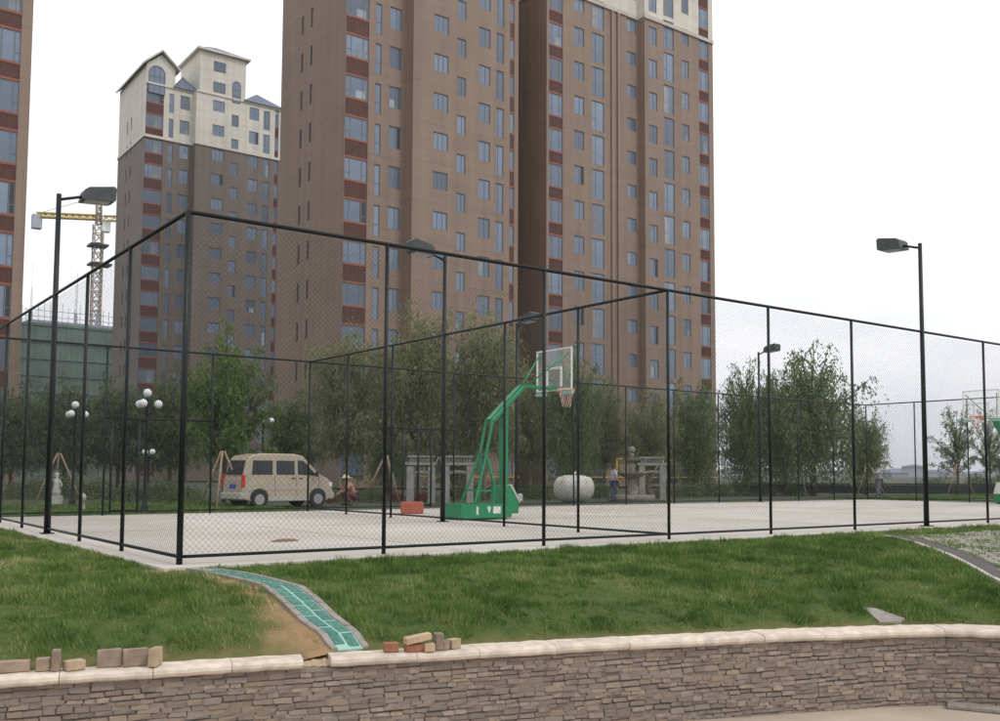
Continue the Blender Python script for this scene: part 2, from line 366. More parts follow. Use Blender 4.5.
KERB = np.array([(12.6, -1.2), (11.95, -2.05), (10.2, -3.8), (8.7, -5.15), (7.6, -6.4), (7.0, -7.6)])
def poly_d(P, Q):
    best = np.full(len(P), 1e9); sg = np.ones(len(P))
    for a, b in zip(Q[:-1], Q[1:]):
        d = b-a; t = np.clip(((P-a)@d)/(d@d), 0, 1); q = P-(a+t[:, None]*d); dist = np.hypot(q[:, 0], q[:, 1])
        c_ = d[0]*(P[:, 1]-a[1]) - d[1]*(P[:, 0]-a[0]); m = dist < best-1e-9
        best = np.where(m, dist, best); sg = np.where(m, np.sign(c_), sg)
    return best, sg
def terr(P, bumps=True):
    P = np.atleast_2d(np.asarray(P, float))[:, :2]
    d = court_dist(P); dw = np.maximum(wall_dist(P), 0); t = d/(d+dw+1e-6)
    z = -.03 - .47*t**2.1
    left = np.clip((-P[:, 0]-.3)/2.5, 0, 1)
    z = z + .05*left*np.clip(1-t, 0, 1)
    z = z - .06*np.clip(1-(dw-.26)/.16, 0, 1)
    if bumps: z = z + (.03*(vnoise(P[:, 0], P[:, 1], 1.6)-.5) + .018*(vnoise(P[:, 0]+9, P[:, 1], 5)-.5))*np.clip(d*4, 0, 1)*np.clip(dw*3, 0, 1)
    return z
def T1(x, y, b=False): return float(terr([(x, y)], b)[0])
def hit(x, y):
    d = ray(x, y)
    for k in range(900):
        t = 6.5+k*.02; p = CP+d*t
        if p.z < T1(p.x, p.y): return p
    return p
RL = np.array([hit(x, y)[:2] for x, y in ((186, 571.5), (226, 578.5), (263, 588), (300, 622), (333, 653))])
RR = np.array([hit(x, y)[:2] for x, y in ((214, 571), (258, 577.5), (303, 589), (337, 620), (368, 650))])
print('RAMP', RL.round(2).tolist(), RR.round(2).tolist())
def soil_mask(P):
    dl, sl_ = poly_d(P, RL)
    side = np.where(sl_ < 0, 1., 0.)     # the side left of the ramp when walking down
    wd = .10 + .34*np.clip((-.6-P[:, 1])/2.8, 0, 1)
    m = side*np.clip(1.35 - dl/wd + (vnoise(P[:, 0], P[:, 1], 4)-.5)*.9, 0, 1)
    m = np.maximum(m, np.clip(1.1-np.hypot(P[:, 0]+.35, P[:, 1]+.35)/.4, 0, 1))
    m *= (P[:, 1] > -4)*(P[:, 1] < -.2)
    m2 = np.clip(vnoise(P[:, 0], P[:, 1], .9)*1.6-1.05, 0, .55)*(P[:, 0] < .3)*(P[:, 0] > -1.6)*(P[:, 1] < -1.9)
    nw = np.clip(1 - (wall_dist(P)-.30)/.05, 0, 1)*.25
    return np.clip(np.maximum(np.maximum(m, m2), nw), 0, 1)
# lawn sheet
xs = np.arange(-16, 24, .13); ys = np.arange(-13, 15, .13)
GX, GY = np.meshgrid(xs, ys, indexing='ij'); P = np.c_[GX.ravel(), GY.ravel()]
Z = terr(P); Z = np.where((P[:, 0] > .1) & (P[:, 1] > 0), -.06, Z)
nx, ny = len(xs), len(ys); I = np.arange(nx*ny).reshape(nx, ny)
Q = np.c_[I[:-1, :-1].ravel(), I[1:, :-1].ravel(), I[1:, 1:].ravel(), I[:-1, 1:].ravel()]
cen = P[Q].mean(1); dwc = wall_dist(cen)
keep = (dwc > .12) & ~((cen[:, 0] > .3) & (cen[:, 1] > .3))
Q = Q[keep]; used = np.unique(Q); rm = -np.ones(nx*ny, int); rm[used] = np.arange(len(used))
lawn = link('lawn', np_mesh('lawn', np.c_[P, Z][used], rm[Q], 'lawn', {'soil': ('POINT', soil_mask(P[used]))}, True)); structure(lawn)
# plateau beyond and road level below
mb = MB(); mb.add([(-400, 14.9, -.12), (3500, 14.9, -.12), (3500, 4500, -.12), (-400, 4500, -.12)], [(0, 1, 2, 3)])
mb.add([(23.8, -12, -.1), (3500, -12, -.1), (3500, 14.9, -.12), (23.8, 14.9, -.12)], [(0, 1, 2, 3)])
mb.add([(-400, -2, -.12), (-15.9, -2, -.12), (-15.9, 14.9, -.12), (-400, 14.9, -.12)], [(0, 1, 2, 3)])
structure(mb.build('ground', 'soil_ground'))
mb = MB(); mb.add([(-400, -400, -1.29), (3500, -400, -1.29), (3500, 30, -1.29), (-400, 30, -1.29)], [(0, 1, 2, 3)])
structure(mb.build('pavement', 'road'))
mb = MB(); mb.box((-.3, -.38, -.3), (XE+.3, YE+.25, 0)); court = structure(mb.build('court', 'concrete'))
# expansion joints recessed look: thin dark strips slightly proud
mb = MB()
for x in np.arange(4.05, XE, 5.4): mb.box((x, .2, -.001), (x+.012, YE-.1, .002))
mb.box((.1, 6.88, -.001), (XE-.1, 6.892, .0025))
mb.build('joint_strips', 'mortar', court)['kind'] = 'stuff'
# ============================================================ fences
def panel_mesh(wd, p=.075, z0=.1, z1=4.14, r_=.00125):
    V = []; F = []
    h = z1-z0
    def add(a, b):
        d = np.array(b)-np.array(a); n = np.array([-d[1], d[0]])/np.hypot(*d)
        o = len(V)
        for q in (a, b):
            V.append((q[0]+n[0]*r_, -r_*.6, q[1]+n[1]*r_)); V.append((q[0]-n[0]*r_, -r_*.6, q[1]-n[1]*r_)); V.append((q[0], r_, q[1]))
        F.extend([(o, o+1, o+4, o+3), (o+1, o+2, o+5, o+4), (o+2, o, o+3, o+5)])
    c = -h
    while c < wd:
        x0 = max(0, c); x1 = min(wd, c+h)
        if x1 > x0+.01: add((x0, z0+x0-c), (x1, z0+x1-c)); add((x0, z1-(x0-c)), (x1, z1-(x1-c)))
        c += p
    return np_mesh('mesh_panel', np.array(V), np.array(F), 'wire')
PM = {}
def make_fence(name, label, pts, skip_posts=(), corner=()):
    """pts: list of (x,y) posts in a line"""
    a = Vector((*pts[0], 0)); b = Vector((*pts[-1], 0)); ang = math.atan2((b-a).y, (b-a).x)
    f = empty('fence', a, label, 'fence', 'chain link fence runs round the court', ang)
    ds = [(Vector((*p, 0))-a).length for p in pts]
    m = MB(); m.tube([(0, 0, 0), (0, 0, H)], .028, 8); pm = m.mesh('post', 'steel')
    m = MB(); m.tube([(0, 0, 0), (0, 0, H)], .037, 8); pc = m.mesh('post', 'steel')
    m = MB(); m.tube([(ds[0], 0, H), (ds[-1], 0, H)], .027, 8); m.build('top_rail', 'steel', f)
    m = MB(); m.tube([(ds[0], 0, .09), (ds[-1], 0, .09)], .022, 6); m.build('bottom_rail', 'steel', f)
    for i, d in enumerate(ds):
        if i in skip_posts: continue
        link('post', pc if i in corner else pm, f, (d, 0, 0))
    for i in range(len(ds)-1):
        wdt = ds[i+1]-ds[i]; k = round(wdt, 1)
        if k not in PM: PM[k] = panel_mesh(k)
        o = link('mesh_panel', PM[k], f, (ds[i], 0, 0), (0, 0, 0), (wdt/k, 1, 1)); o['kind'] = 'stuff'
    return f, ds
f_front, _ = make_fence('f', 'tall black chain link fence nearest the camera, running to the right above the grass bank', [(x, 0) for x in FX], skip_posts=(6, 10), corner=(0,))
f_left, _ = make_fence('f', 'chain link fence receding to the left from the near corner post', [(0, y) for y in LY], skip_posts=(0, 3))
f_div, _ = make_fence('f', 'inner dividing chain link fence in front of the green basketball hoop', [(FX[3], y) for y in [0, 2.3, 4.6, 6.89, 9.18, 11.48, 13.78]], skip_posts=(0, 3, 6))
s0, s1 = FX[3], XE; far = [0, 2.70, 5.4] + [s0 + (s1-s0)*k/11 for k in range(12)]
f_far, dfar = make_fence('f', 'far chain link fence along the back of the court with gate frames', [(x, YE) for x in far], skip_posts=(6, 11))
f_rt, _ = make_fence('f', 'short far right chain link fence at the open end of the court', [(XE, y) for y in [0, 2.3, 4.6, 6.89, 9.18, 11.48, 13.78]], skip_posts=(0, 6))
# gate frames in the far fence
def gate(parent, x0, x1, leaf_x, mid=1.3):
    m = MB(); m.tube([(x0, -.02, 2.42), (x1, -.02, 2.42)], .03, 6); m.build('gate_header', 'steel', parent)
    g = None
    m = MB()
    for x in leaf_x: m.tube([(x, -.03, .05), (x, -.03, 2.4)], .03, 6)
    m.tube([(leaf_x[0], -.03, mid), (leaf_x[-1], -.03, mid)], .018, 6); m.tube([(leaf_x[0], -.03, .12), (leaf_x[-1], -.03, .12)], .025, 6)
    m.build('gate_leaf', 'steel', parent)
gate(f_far, 2.7, 5.4, [2.86, 3.52]); gate(f_far, far[4], far[5], [11.25, 11.78, 12.24])

# ============================================================ floodlight poles
def floodlight(x, y, rz, label, sz=1.01):
    t = empty('floodlight_pole', (x, y, 0), label, 'lamp post', 'floodlight poles round the court', rz)   # head towards local +x
    m = MB(); m.tube([(0, 0, 0), (0, 0, 2.5), (0, 0, 5.94)], [.058, .05, .042], 10); m.box((-.1, -.1, 0), (.1, .1, .02)); m.build('pole', 'steel', t)
    m = MB(); m.tube([(0, 0, 5.84), (.5, 0, 5.99)], .026, 8); m.build('arm', 'steel', t)
    h = MB()
    h.prism([(.36, 5.88), (.40, 6.06), (.47, 6.11), (.90, 6.19), (.94, 6.15), (.93, 5.94), (.87, 5.91)], -.18, .18)
    for k in range(5): h.box((.52+k*.07, -.13, 6.05), (.535+k*.07, .13, 6.135+.012*k))
    hd = h.build('lamp_head', 'lamp_head', t)
    g = MB(); g.add([(.42, -.14, 5.872), (.84, -.14, 5.895), (.84, .14, 5.895), (.42, .14, 5.872), (.42, -.14, 5.888), (.84, -.14, 5.915), (.84, .14, 5.915), (.42, .14, 5.888)], [(0, 3, 2, 1), (4, 5, 6, 7), (0, 1, 5, 4), (1, 2, 6, 5), (2, 3, 7, 6), (3, 0, 4, 7)])
    g.build('lens', 'lens', hd); t.scale = (1, 1, sz)
    return t
floodlight(0, LY[3], 0, 'tall floodlight pole on the left fence with its box lamp pointing right')
floodlight(FX[6], 0, R(90), 'tall floodlight pole on the near fence at right, lamp against the white sky', 1.035)
floodlight(FX[3], 6.89, R(180), 'floodlight pole on the inner fence beside the hoop, lamp head pointing left')
floodlight(far[6], YE, R(-90), 'slim floodlight pole on the far fence behind the green hoop')
floodlight(far[11], YE, R(-90), 'far floodlight pole in front of the willows at right')
floodlight(FX[10], 0, R(90), 'floodlight pole on the near fence beyond the right edge')

# ============================================================ basketball hoops
def hoop(x0, y0, rz, label):
    t = empty('basketball_hoop', (x0, y0, 0), label, 'basketball hoop', 'green basketball hoops', rz)   # rear of base at local 0, faces +x
    m = MB()
    m.prism([(0, .04), (1.45, .04), (1.45, .36), (0, .36)], -.45, .45)
    base = m.build('base', 'green', t)
    m = MB(); m.box((.42, -.455, .12), (.48, -.452, .30)); m.prism([(.72, .30), (.84, .30), (.79, .14)], -.456, -.453); m.box((.9, -.456, .14), (1.12, -.453, .30))
    m.build('marking', 'white', base)
    for sx in (.12, 1.3):
        for sy in (-.36, .36):
            w_ = MB(); w_.tube([(sx, sy-.03, .045), (sx, sy+.03, .045)], .045, 10); w_.build('wheel', 'tyre', base)
    m = MB(); m.prism([(1.34, .36), (1.64, .12), (1.78, .12), (1.80, .36), (1.52, .78), (1.40, .78)], -.28, .28); m.build('front_block', 'green', t)
    m = MB(); m.prism([(1.55, .77), (1.82, .37), (1.86, .38), (1.60, .80)], -.27, .27); m.build('pad', 'carved', t)
    m = MB(); m.box((1.46, -.085, .78), (1.61, .085, 2.62)); m.build('column', 'green', t)
    m = MB()
    for sy in (-.13, .13):
        m.bar((1.13, sy, 2.30), (2.10, sy, 3.17), .07, .07); m.bar((2.04, sy, 3.16), (3.10, sy, 3.16), .065, .065)
    m.prism([(1.13, 2.25), (2.12, 3.11), (3.05, 3.12), (3.05, 3.19), (2.04, 3.19), (1.09, 2.33)], -.05, .05)
    m.build('arm', 'green', t)
    m = MB()
    for sy in (-.13, .13): m.bar((1.11, sy, 2.33), (.92, sy, 1.50), .05, .05)
    m.bar((.92, -.14, 1.50), (.92, .14, 1.50), .04, .04)
    m.build('link_bars', 'green', t)
    m = MB()
    for sy in (-.14, .14):
        m.bar((.92, sy, 1.50), (.50, sy*2, .38), .045, .045); m.bar((.92, sy, 1.50), (1.06, sy*2, .80), .045, .045); m.bar((1.06, sy*2, .80), (1.02, sy*2, .38), .045, .045)
    m.bar((.60, -.25, .66), (.60, .25, .66), .04, .04); m.bar((.60, -.25, .66), (1.05, -.25, .66), .04, .04); m.bar((.60, .25, .66), (1.05, .25, .66), .04, .04)
    m.build('counter_frame', 'green', t)
    bx = 3.12
    g = MB(); g.box((bx, -.68, 3.12), (bx+.012, .68, 4.14))
    glass = bpy.data.materials.get('board_glass')
    if not glass:
        glass = bpy.data.materials.new('board_glass'); glass.use_nodes = True; b = glass.node_tree.nodes['Principled BSDF']
        b.inputs['Base Color'].default_value = (.75, .85, .8, 1); b.inputs['Roughness'].default_value = .05; b.inputs['Alpha'].default_value = .12
    bd = g.build('backboard', glass, t)
    f = MB()
    for z0, z1, y0_, y1_ in ((4.11, 4.145, -.70, .70), (3.105, 3.14, -.70, .70), (3.14, 4.11, -.70, -.665), (3.14, 4.11, .665, .70), (3.64, 3.69, -.3, .3), (3.2, 3.64, -.3, -.25), (3.2, 3.64, .25, .3)):
        f.box((bx-.012, y0_, z0), (bx+.026, y1_, z1))
    f.build('white_border', 'white', bd)
    for ya, yb in ((-.71, -.32), (.32, .71)):
        p = MB(); p.box((bx-.03, ya, 3.0), (bx+.045, yb, 3.078)); p.build('edge_pad', 'teal_line', bd)
    br = MB()
    for sy in (-.64, .64): br.tube([(2.2, sy*.2, 3.2), (bx-.01, sy*.94, 4.0)], .02, 6)
    br.build('brace', 'green', t)
    rm_ = MB(); ring = [(bx+.42+.225*math.cos(a), .225*math.sin(a), 3.17) for a in np.linspace(0, 2*math.pi, 25)]
    rm_.tube(ring, .011, 6, cap=False); rm_.box((bx+.026, -.09, 3.1), (bx+.2, .09, 3.18)); rim = rm_.build('rim', 'orange', t)
    n_ = MB()
    for k in range(12):
        for sgn in (1, -1):
            pts = [(bx+.42+rr*math.cos(2*math.pi*(k+sgn*q*.5)/12), rr*math.sin(2*math.pi*(k+sgn*q*.5)/12), 3.16-.11*q) for q, rr in enumerate((.22, .18, .14, .12, .11))]
            n_.tube(pts, .006, 3, 0 if k % 2 else 1)
    n_.build('net', ['net', 'white'], rim)
    return t
hp = hoop(8.87, 7.6, 0, 'green wheeled basketball hoop stand with clear backboard on the court')
hp.scale = (1, 1, 1.025)
hoop(35.75, 7.3, R(180), 'second green basketball hoop at the far right edge, facing left').scale = (1, 1, 1.04)

# ============================================================ buildings
WM = {}
def window_mesh(w_, h_, kind):
    key = (round(w_, 2), round(h_, 2), kind)
    if key in WM: return WM[key]
    f = MB(); g = MB(); t_ = .055; D0, D1 = .05, .12
    nxp = {'narrow': 1, 'two': 2, 'tri': 3, 'tall': 2, 'bay': 3, 'baytight': 1, 'slit': 1, 'arch': 2, 'stair': 2}[kind]
    f.box((0, D0, 0), (w_, D1, t_)); f.box((0, D0, h_-t_), (w_, D1, h_)); f.box((0, D0, t_), (t_, D1, h_-t_)); f.box((w_-t_, D0, t_), (w_, D1, h_-t_))
    xs_ = [w_*k/nxp for k in range(1, nxp)]
    if kind == 'bay': xs_ = [w_*.24, w_*.76]
    if kind == 'two': xs_ = [w_*.58]
    if kind == 'tall': xs_ = [w_*.34]
    for x in xs_: f.box((x-.03, D0+.003, t_), (x+.03, D1-.003, h_-t_))
    if kind in ('tall', 'bay', 'narrow'):
        if kind == 'bay':
            f.box((t_, D0+.006, h_*.3), (w_*.24-.03, D1-.006, h_*.3+.05)); f.box((w_*.76+.03, D0+.006, h_*.3), (w_-t_, D1-.006, h_*.3+.05))
        else:
            xe = xs_[0]-.03 if xs_ else w_-t_
            f.box((t_, D0+.006, h_*.38), (xe, D1-.006, h_*.38+.05))
    g.box((t_-.01, D0+.025, t_-.01), (w_-t_+.01, D0+.045, h_-t_+.01))
    WM[key] = (f.mesh('window', 'frame'), g.mesh('pane', 'slit' if kind == 'slit' else 'glass'), None)
    return WM[key]
_sash = {}
def add_window(parent, u, z, w_, h_, kind, y=0., nm='window', rz=0.):
    fm, gm, _ = window_mesh(w_, h_, kind)
    f = link(nm, fm, parent, (u, y, z), (0, 0, rz)); link('pane', gm, f)
    if kind in ('two', 'bay', 'tri') and random.random() < .09:       # open sash imitated by a dark panel, its shaded gap painted in colour
        k = (round(w_, 2), round(h_, 2))
        if k not in _sash:
            m = MB(); m.box((w_*.72, .06, .07), (w_-.07, .073, h_-.07)); _sash[k] = m.mesh('painted_sash_gap', 'dark')
        link('painted_sash_gap', _sash[k], f)
    elif kind in ('two', 'bay', 'tri', 'tall') and random.random() < .16:     # a pale blind or curtain behind part of the glass
        k = (round(w_, 2), round(h_, 2), 'c')
        if k not in _sash:
            m = MB(); a_ = random.choice((.06, .45)); m.box((max(.06, w_*a_), .058, .06), (w_*(a_+.42), .071, h_*random.choice((.4, .65, .94)))); _sash[k] = m.mesh('curtain', 'curtain')
        link('curtain', _sash[k], f)
    return f
def facade(m, u0, u1, z0, z1, cols, y=0., rev=.2, mi=0):
    """wall plane facing -y at depth y, with real openings; cols = sorted (ua, ub, [(za, zb)...])"""
    u = u0
    def q(a, b, c, d):
        if b-a > 1e-4 and d-c > 1e-4: m.add([(a, y, c), (b, y, c), (b, y, d), (a, y, d)], [(0, 1, 2, 3)], mi)
    for ua, ub, ops in cols:
        q(u, ua, z0, z1); z = z0
        for za, zb in ops:
            za, zb = max(za, z0), min(zb, z1)
            if zb <= za: continue
            q(ua, ub, z, za); z = zb
            m.add([(ua, y, za), (ub, y, za), (ub, y, zb), (ua, y, zb), (ua, y+rev, za), (ub, y+rev, za), (ub, y+rev, zb), (ua, y+rev, zb)],
                  [(0, 1, 5, 4), (7, 6, 2, 3), (0, 4, 7, 3), (1, 2, 6, 5), (4, 5, 6, 7)], mi)
        q(ua, ub, z, z1); u = ub
    q(u, u1, z0, z1)
UNIT_A = dict(width=14.75, segs=[(0, 5.0, 0.), (5.0, 14.75, -1.04)],
    bays=[(.03, 1.87, 2.46, 1.42), (13.9, 14.35, 2.46, 1.42)],
    cols=[(2.42, 2.92, .08, 2.29, 'narrow'), (3.59, 4.61, .82, 1.65, 'two'), (6.8, 8.1, 1.10, 1.34, 'tri'), (8.9, 9.7, 2.71, 1.46, 'two'), (10.9, 12.0, 1.07, 1.54, 'two'), (12.55, 13.3, .2, 2.38, 'tall')])
UNIT_B = dict(width=19.6, segs=[(0, 10.6, 0.), (10.6, 19.6, -.76)],
    bays=[(.26, 1.75, 2.65, 1.15), (17.65, 19.0, 2.72, 1.12)],
    cols=[(2.99, 4.11, 1.44, 1.58, 'two'), (5.02, 6.41, .5, 2.58, 'tall'), (9.16, 10.26, 1.36, 1.15, 'stair'), (11.13, 12.13, .43, 1.63, 'two'), (13.0, 14.3, .58, 2.61, 'tall'), (15.35, 16.3, 1.51, 1.55, 'two')])
DEPTH = 11.1; CRZ = 41.8; TOPZ = 48.2
def unit(parent, spec, ox, sx, wallmat, side_slits=True, roofs='A', zoff=0., nfl=16, side=True):
    wall = MB(); cream = MB(); tops = []
    W_ = spec['width']*sx
    for (a, b, yd) in spec['segs']:
        a *= sx; b *= sx
        cc = []
        for ba, bb, ph, hh in spec['bays']:
            if a <= ba*sx < b: cc.append((ba*sx, bb*sx, 'bay', ph, hh))
        for ca, cb, ph, hh, kd in spec['cols']:
            if a <= ca*sx < b: cc.append((ca*sx, cb*sx, kd, ph, hh))
        cc.sort()
        for (m, z0, z1) in ((wall, 0 - zoff, CRZ), (cream, CRZ, TOPZ)):
            L_ = []
            for ca, cb, kd, ph, hh in cc:
                if kd == 'bay': L_.append((ca, cb, [(max(z0, .5-zoff), z1)]))
                else:
                    ops = []
                    for k in range(0, nfl):
                        za = 3*k+ph
                        if za < -zoff+.3 or za+hh > TOPZ-.3: continue
                        if za < z1 and za+hh > z0: ops.append((za, za+hh))
                    L_.append((ca, cb, ops))
            facade(m, a, b, z0, z1, L_, yd)
            # returns at the steps and the outer sides
        for ca, cb, kd, ph, hh in cc:
            if kd == 'bay': continue
            for k in range(0, nfl):
                za = 3*k+ph
                if za < -zoff+.3 or za+hh > TOPZ-.3: continue
                add_window(parent, ox+ca, za, cb-ca, hh, kd, yd)
        tops.append((a, b, yd))
        for ca, cb, kd, ph, hh in cc:
            if kd != 'bay': continue
            wd_ = cb-ca; bm_ = MB()
            bm_.box((0, .02, 0), (wd_, .12, .13), 0); bm_.box((0, .02, hh-.13), (wd_, .12, hh), 0); bm_.box((0, .05, .13), (wd_, .1, hh-.13), 1)
            nn = 9
            for q in range(nn):
                xq = wd_*(q+.5)/nn; bm_.box((xq-.025, .035, .13), (xq+.025, .05, hh-.13), 1)
            me = bm_.mesh('balcony_panel', ['red', 'louvre'])
            for k in range(-1, nfl):
                zb = 3*k+ph
                if zb > -zoff and zb+hh < TOPZ: link('balcony_panel', me, parent, (ox+ca, yd, zb))
                zw = zb+hh
                if zw > -zoff and zw+3-hh < TOPZ+.2: add_window(parent, ox+ca, zw, wd_, 3-hh, 'bay' if wd_ > 1 else 'baytight', yd, 'bay_window')
    # returns
    for m, z0, z1 in ((wall, -zoff, CRZ), (cream, CRZ, TOPZ)):
        for (a, b, y0), (a2, b2, y1) in zip(tops[:-1], tops[1:]):
            m.add([(b, y0, z0), (b, y1, z0), (b, y1, z1), (b, y0, z1)], [(0, 1, 2, 3)])
        ye = tops[-1][2]; xe = tops[-1][1]
        m.add([(xe, ye, z0), (xe, DEPTH, z0), (xe, DEPTH, z1), (xe, ye, z1)], [(0, 1, 2, 3)])
        m.add([(0, DEPTH, z0), (xe, DEPTH, z0), (xe, DEPTH, z1), (0, DEPTH, z1)], [(3, 2, 1, 0)])
    # side wall facing left, with slit windows
    sw = MB(); sc_ = MB(); ops1 = []
    cols = []
    if side_slits:
        for yv, ph in ((7.27, 1.93), (5.65, 1.98)):
            ops = [(3*k+ph, 3*k+ph+1.5) for k in range(0, nfl) if 3*k+ph+1.5 < TOPZ-.3 and 3*k+ph > -zoff+.3]
            cols.append((DEPTH-yv-.2, DEPTH-yv+.2, ops))
    cols.sort()
    facade(sw, 0, DEPTH, -zoff, CRZ, cols); facade(sc_, 0, DEPTH, CRZ, TOPZ, cols)
    for m, mm in ((sw, wallmat), (sc_, 'cream')): m.build('side_wall', mm, parent, (ox, DEPTH, 0), (0, 0, R(-90)))
    for ca, cb, ops in cols:
        for za, zb in ops: add_window(parent, ox, za, .4, 1.5, 'slit', DEPTH-ca, 'window', R(-90))
    wall.build('wall', wallmat, parent, (ox, 0, 0)); cream.build('upper_wall', 'cream', parent, (ox, 0, 0))
    # moulding at the colour change
    mm = 'kerbstone' if wallmat == 'brown' else 'cream'
    for a, b, yd in tops:
        m = MB(); m.box((a-.05, yd-.12, CRZ-.18), (b, yd-.005, CRZ+.14)); m.build('moulding', mm, parent, (ox, 0, 0))
        m = MB(); m.box((a-.05, yd-.1, TOPZ-.2), (b, yd-.006, TOPZ+.02)); m.build('cornice', mm, parent, (ox, 0, 0))
    m = MB(); m.box((-.13, .0, CRZ-.18), (-.006, DEPTH, CRZ+.14)); m.build('moulding', mm, parent, (ox, 0, 0))
    return tops
def hip(m, x0, x1, y0, y1, z0, z1, ov=.5, mi=0):
    x0 -= ov; x1 += ov; y0 -= ov; y1 += ov
    d = min(x1-x0, y1-y0)/2; cx0, cx1 = x0+d, x1-d; cy0, cy1 = y0+d, y1-d
    if cx1 < cx0: cx0 = cx1 = (x0+x1)/2
    if cy1 < cy0: cy0 = cy1 = (y0+y1)/2
    m.add([(x0, y0, z0), (x1, y0, z0), (x1, y1, z0), (x0, y1, z0), (cx0, cy0, z1), (cx1, cy0, z1), (cx1, cy1, z1), (cx0, cy1, z1)],
          [(0, 1, 5, 4), (1, 2, 6, 5), (2, 3, 7, 6), (3, 0, 4, 7), (4, 5, 6, 7), (3, 2, 1, 0)], mi)
def roof_A(parent, ox, sx):
    W_ = 14.75*sx; ga, gb = -.02, 3.0*sx      # gable over the first bay
    # gable block above the eaves
    m = MB(); ez, az = 50.4, 51.7; gc = (ga+gb)/2
    m.box((0, .004, TOPZ), (gb, DEPTH-.01, ez-.0))
    m.prism([(0, ez), (gb, ez), (gc, az+.1)], .004, DEPTH-.01)
    m.build('gable_wall', 'cream', parent, (ox, 0, 0))
    m = MB(); ov = .45
    for s_, xe in ((-1, ga-ov), (1, gb+ov)):
        zl = ez-.25; zt = az+.35
        m.add([(xe, -.5, zl), (gc, -.5, zt), (gc, DEPTH+.3, zt), (xe, DEPTH+.3, zl), (xe, -.5, zl+.22), (gc, -.5, zt+.25), (gc, DEPTH+.3, zt+.25), (xe, DEPTH+.3, zl+.22)],
              [(0, 1, 2, 3), (7, 6, 5, 4), (0, 4, 5, 1), (1, 5, 6, 2), (2, 6, 7, 3), (3, 7, 4, 0)])
    m.build('gable_roof', 'cream', parent, (ox, 0, 0))
    # arched window of the gable bay, and of the tower
    def arch(u, z, w_, h_, y):
        f = MB(); g = MB(); n = 10; r_ = w_/2; zc = h_-r_
        out_ = [(0, 0), (w_, 0)] + [(r_+r_*math.cos(a), zc+r_*math.sin(a)) for a in np.linspace(0, math.pi, n)]
        g.prism(out_, -.03, -.015)
        pts = [(x, -.05, zz) for x, zz in out_] + [(0, -.05, 0)]
        f.tube(pts, .05, 4, smooth=False)
        for x in (w_*.33, w_*.67): f.box((x-.03, -.075, 0), (x+.03, -.035, zc+r_*.85))
        for zz in (h_*.3, h_*.6): f.box((0, -.07, zz), (w_, -.035, zz+.06))
        fo = f.build('arched_window', 'frame', parent, (ox+u, y, z)); g.build('pane', 'glass', fo)
    arch(.25*sx, 47.0, 1.65*sx, 3.3, 0.0)
    # stair tower
    ta, tb = 5.3*sx, 10.4*sx; yt = -1.05
    m = MB(); m.box((ta, yt+.004, TOPZ), (tb, 6, 53.2)); m.build('tower_wall', 'cream', parent, (ox, 0, 0))
    m = MB(); m.box((ta-.45, yt-.45, 53.2), (tb+.45, 6.45, 53.45)); m.build('tower_cornice', 'cream', parent, (ox, 0, 0))
    m = MB(); hip(m, ta, tb, yt, 6, 53.452, 55.2, .3); m.build('tower_roof', 'roof', parent, (ox, 0, 0))
    arch(8.95*sx, 47.75, .85*sx, 2.6, yt-.01)
    add_window(parent, ox+6.8*sx, 51.1, 1.3*sx, 1.15, 'tri', yt-.125, 'window')
    add_window(parent, ox+6.8*sx, 48.5, 1.3*sx, .01+1.2, 'tri', yt-.125, 'window')
    # low tiled roofs
    m = MB(); hip(m, gb+.02, ta-.02, .01, DEPTH, TOPZ+.02, TOPZ+2.1, .3); hip(m, tb+.02, W_, yt+.01, DEPTH, TOPZ+.025, TOPZ+2.2, .3)
    m.build('tiled_roof', 'roof', parent, (ox, 0, 0))
def roof_B(parent, ox, sx):
    W_ = 19.6*sx
    m = MB(); hip(m, 0, 10.6*sx, .01, DEPTH, TOPZ+.02, TOPZ+2.3, .35); hip(m, 10.62*sx, W_, -.75, DEPTH, TOPZ+.024, TOPZ+2.8, .35)
    m.build('tiled_roof', 'roof', parent, (ox, 0, 0))
    m = MB(); m.box((7.6*sx, .5, TOPZ), (12*sx, 7, 52.4)); m.build('tower_wall', 'cream', parent, (ox, 0, 0))
    m = MB(); hip(m, 7.6*sx, 12*sx, .5, 7, 52.4, 54, .5); m.build('tower_roof', 'roof', parent, (ox, 0, 0))
# main tower
b1 = empty('apartment_tower', (27.71, 49.86, 0), 'tall brown apartment tower in the centre with two stepped wings', 'building', 'brown high-rise apartment blocks')
unit(b1, UNIT_A, 0, 1, 'brown'); roof_A(b1, 0, 1); unit(b1, UNIT_B, 18.49, 1, 'brown', side_slits=False); roof_B(b1, 18.49, 1)
m = MB(); m.box((14.76, 4.0, 0), (18.48, 10.5, TOPZ)); m.build('link_wall', 'brown', b1)
for x in (7.35, 8.07):      # pilasters
    m = MB(); m.box((18.49+x-.14, -.16, 0), (18.49+x+.14, -.004, CRZ-.2)); m.build('pilaster', 'brown', b1)
m = MB(); m.tube([(18.6, -.3, .8), (29, -.3, .8)], .06, 6); m.tube([(29.1, -1.1, .8), (38, -1.1, .8)], .06, 6); m.tube([(5.1, -1.35, .8), (14.7, -1.35, .8)], .06, 6); m.tube([(36.6, -1.1, .8), (36.6, -1.1, 3.4)], .06, 6)
m.build('gas_pipe', 'yellow', b1)
for x0_, x1_, yd in ((2.9, 6.5, 0), (11, 14.4, -.76), (14.9, 16.5, -.76)):
    m = MB(); m.box((18.49+x0_, yd-.06, .3), (18.49+x1_, yd-.004, 3.1)); m.build('ground_floor_window', 'tint', b1)
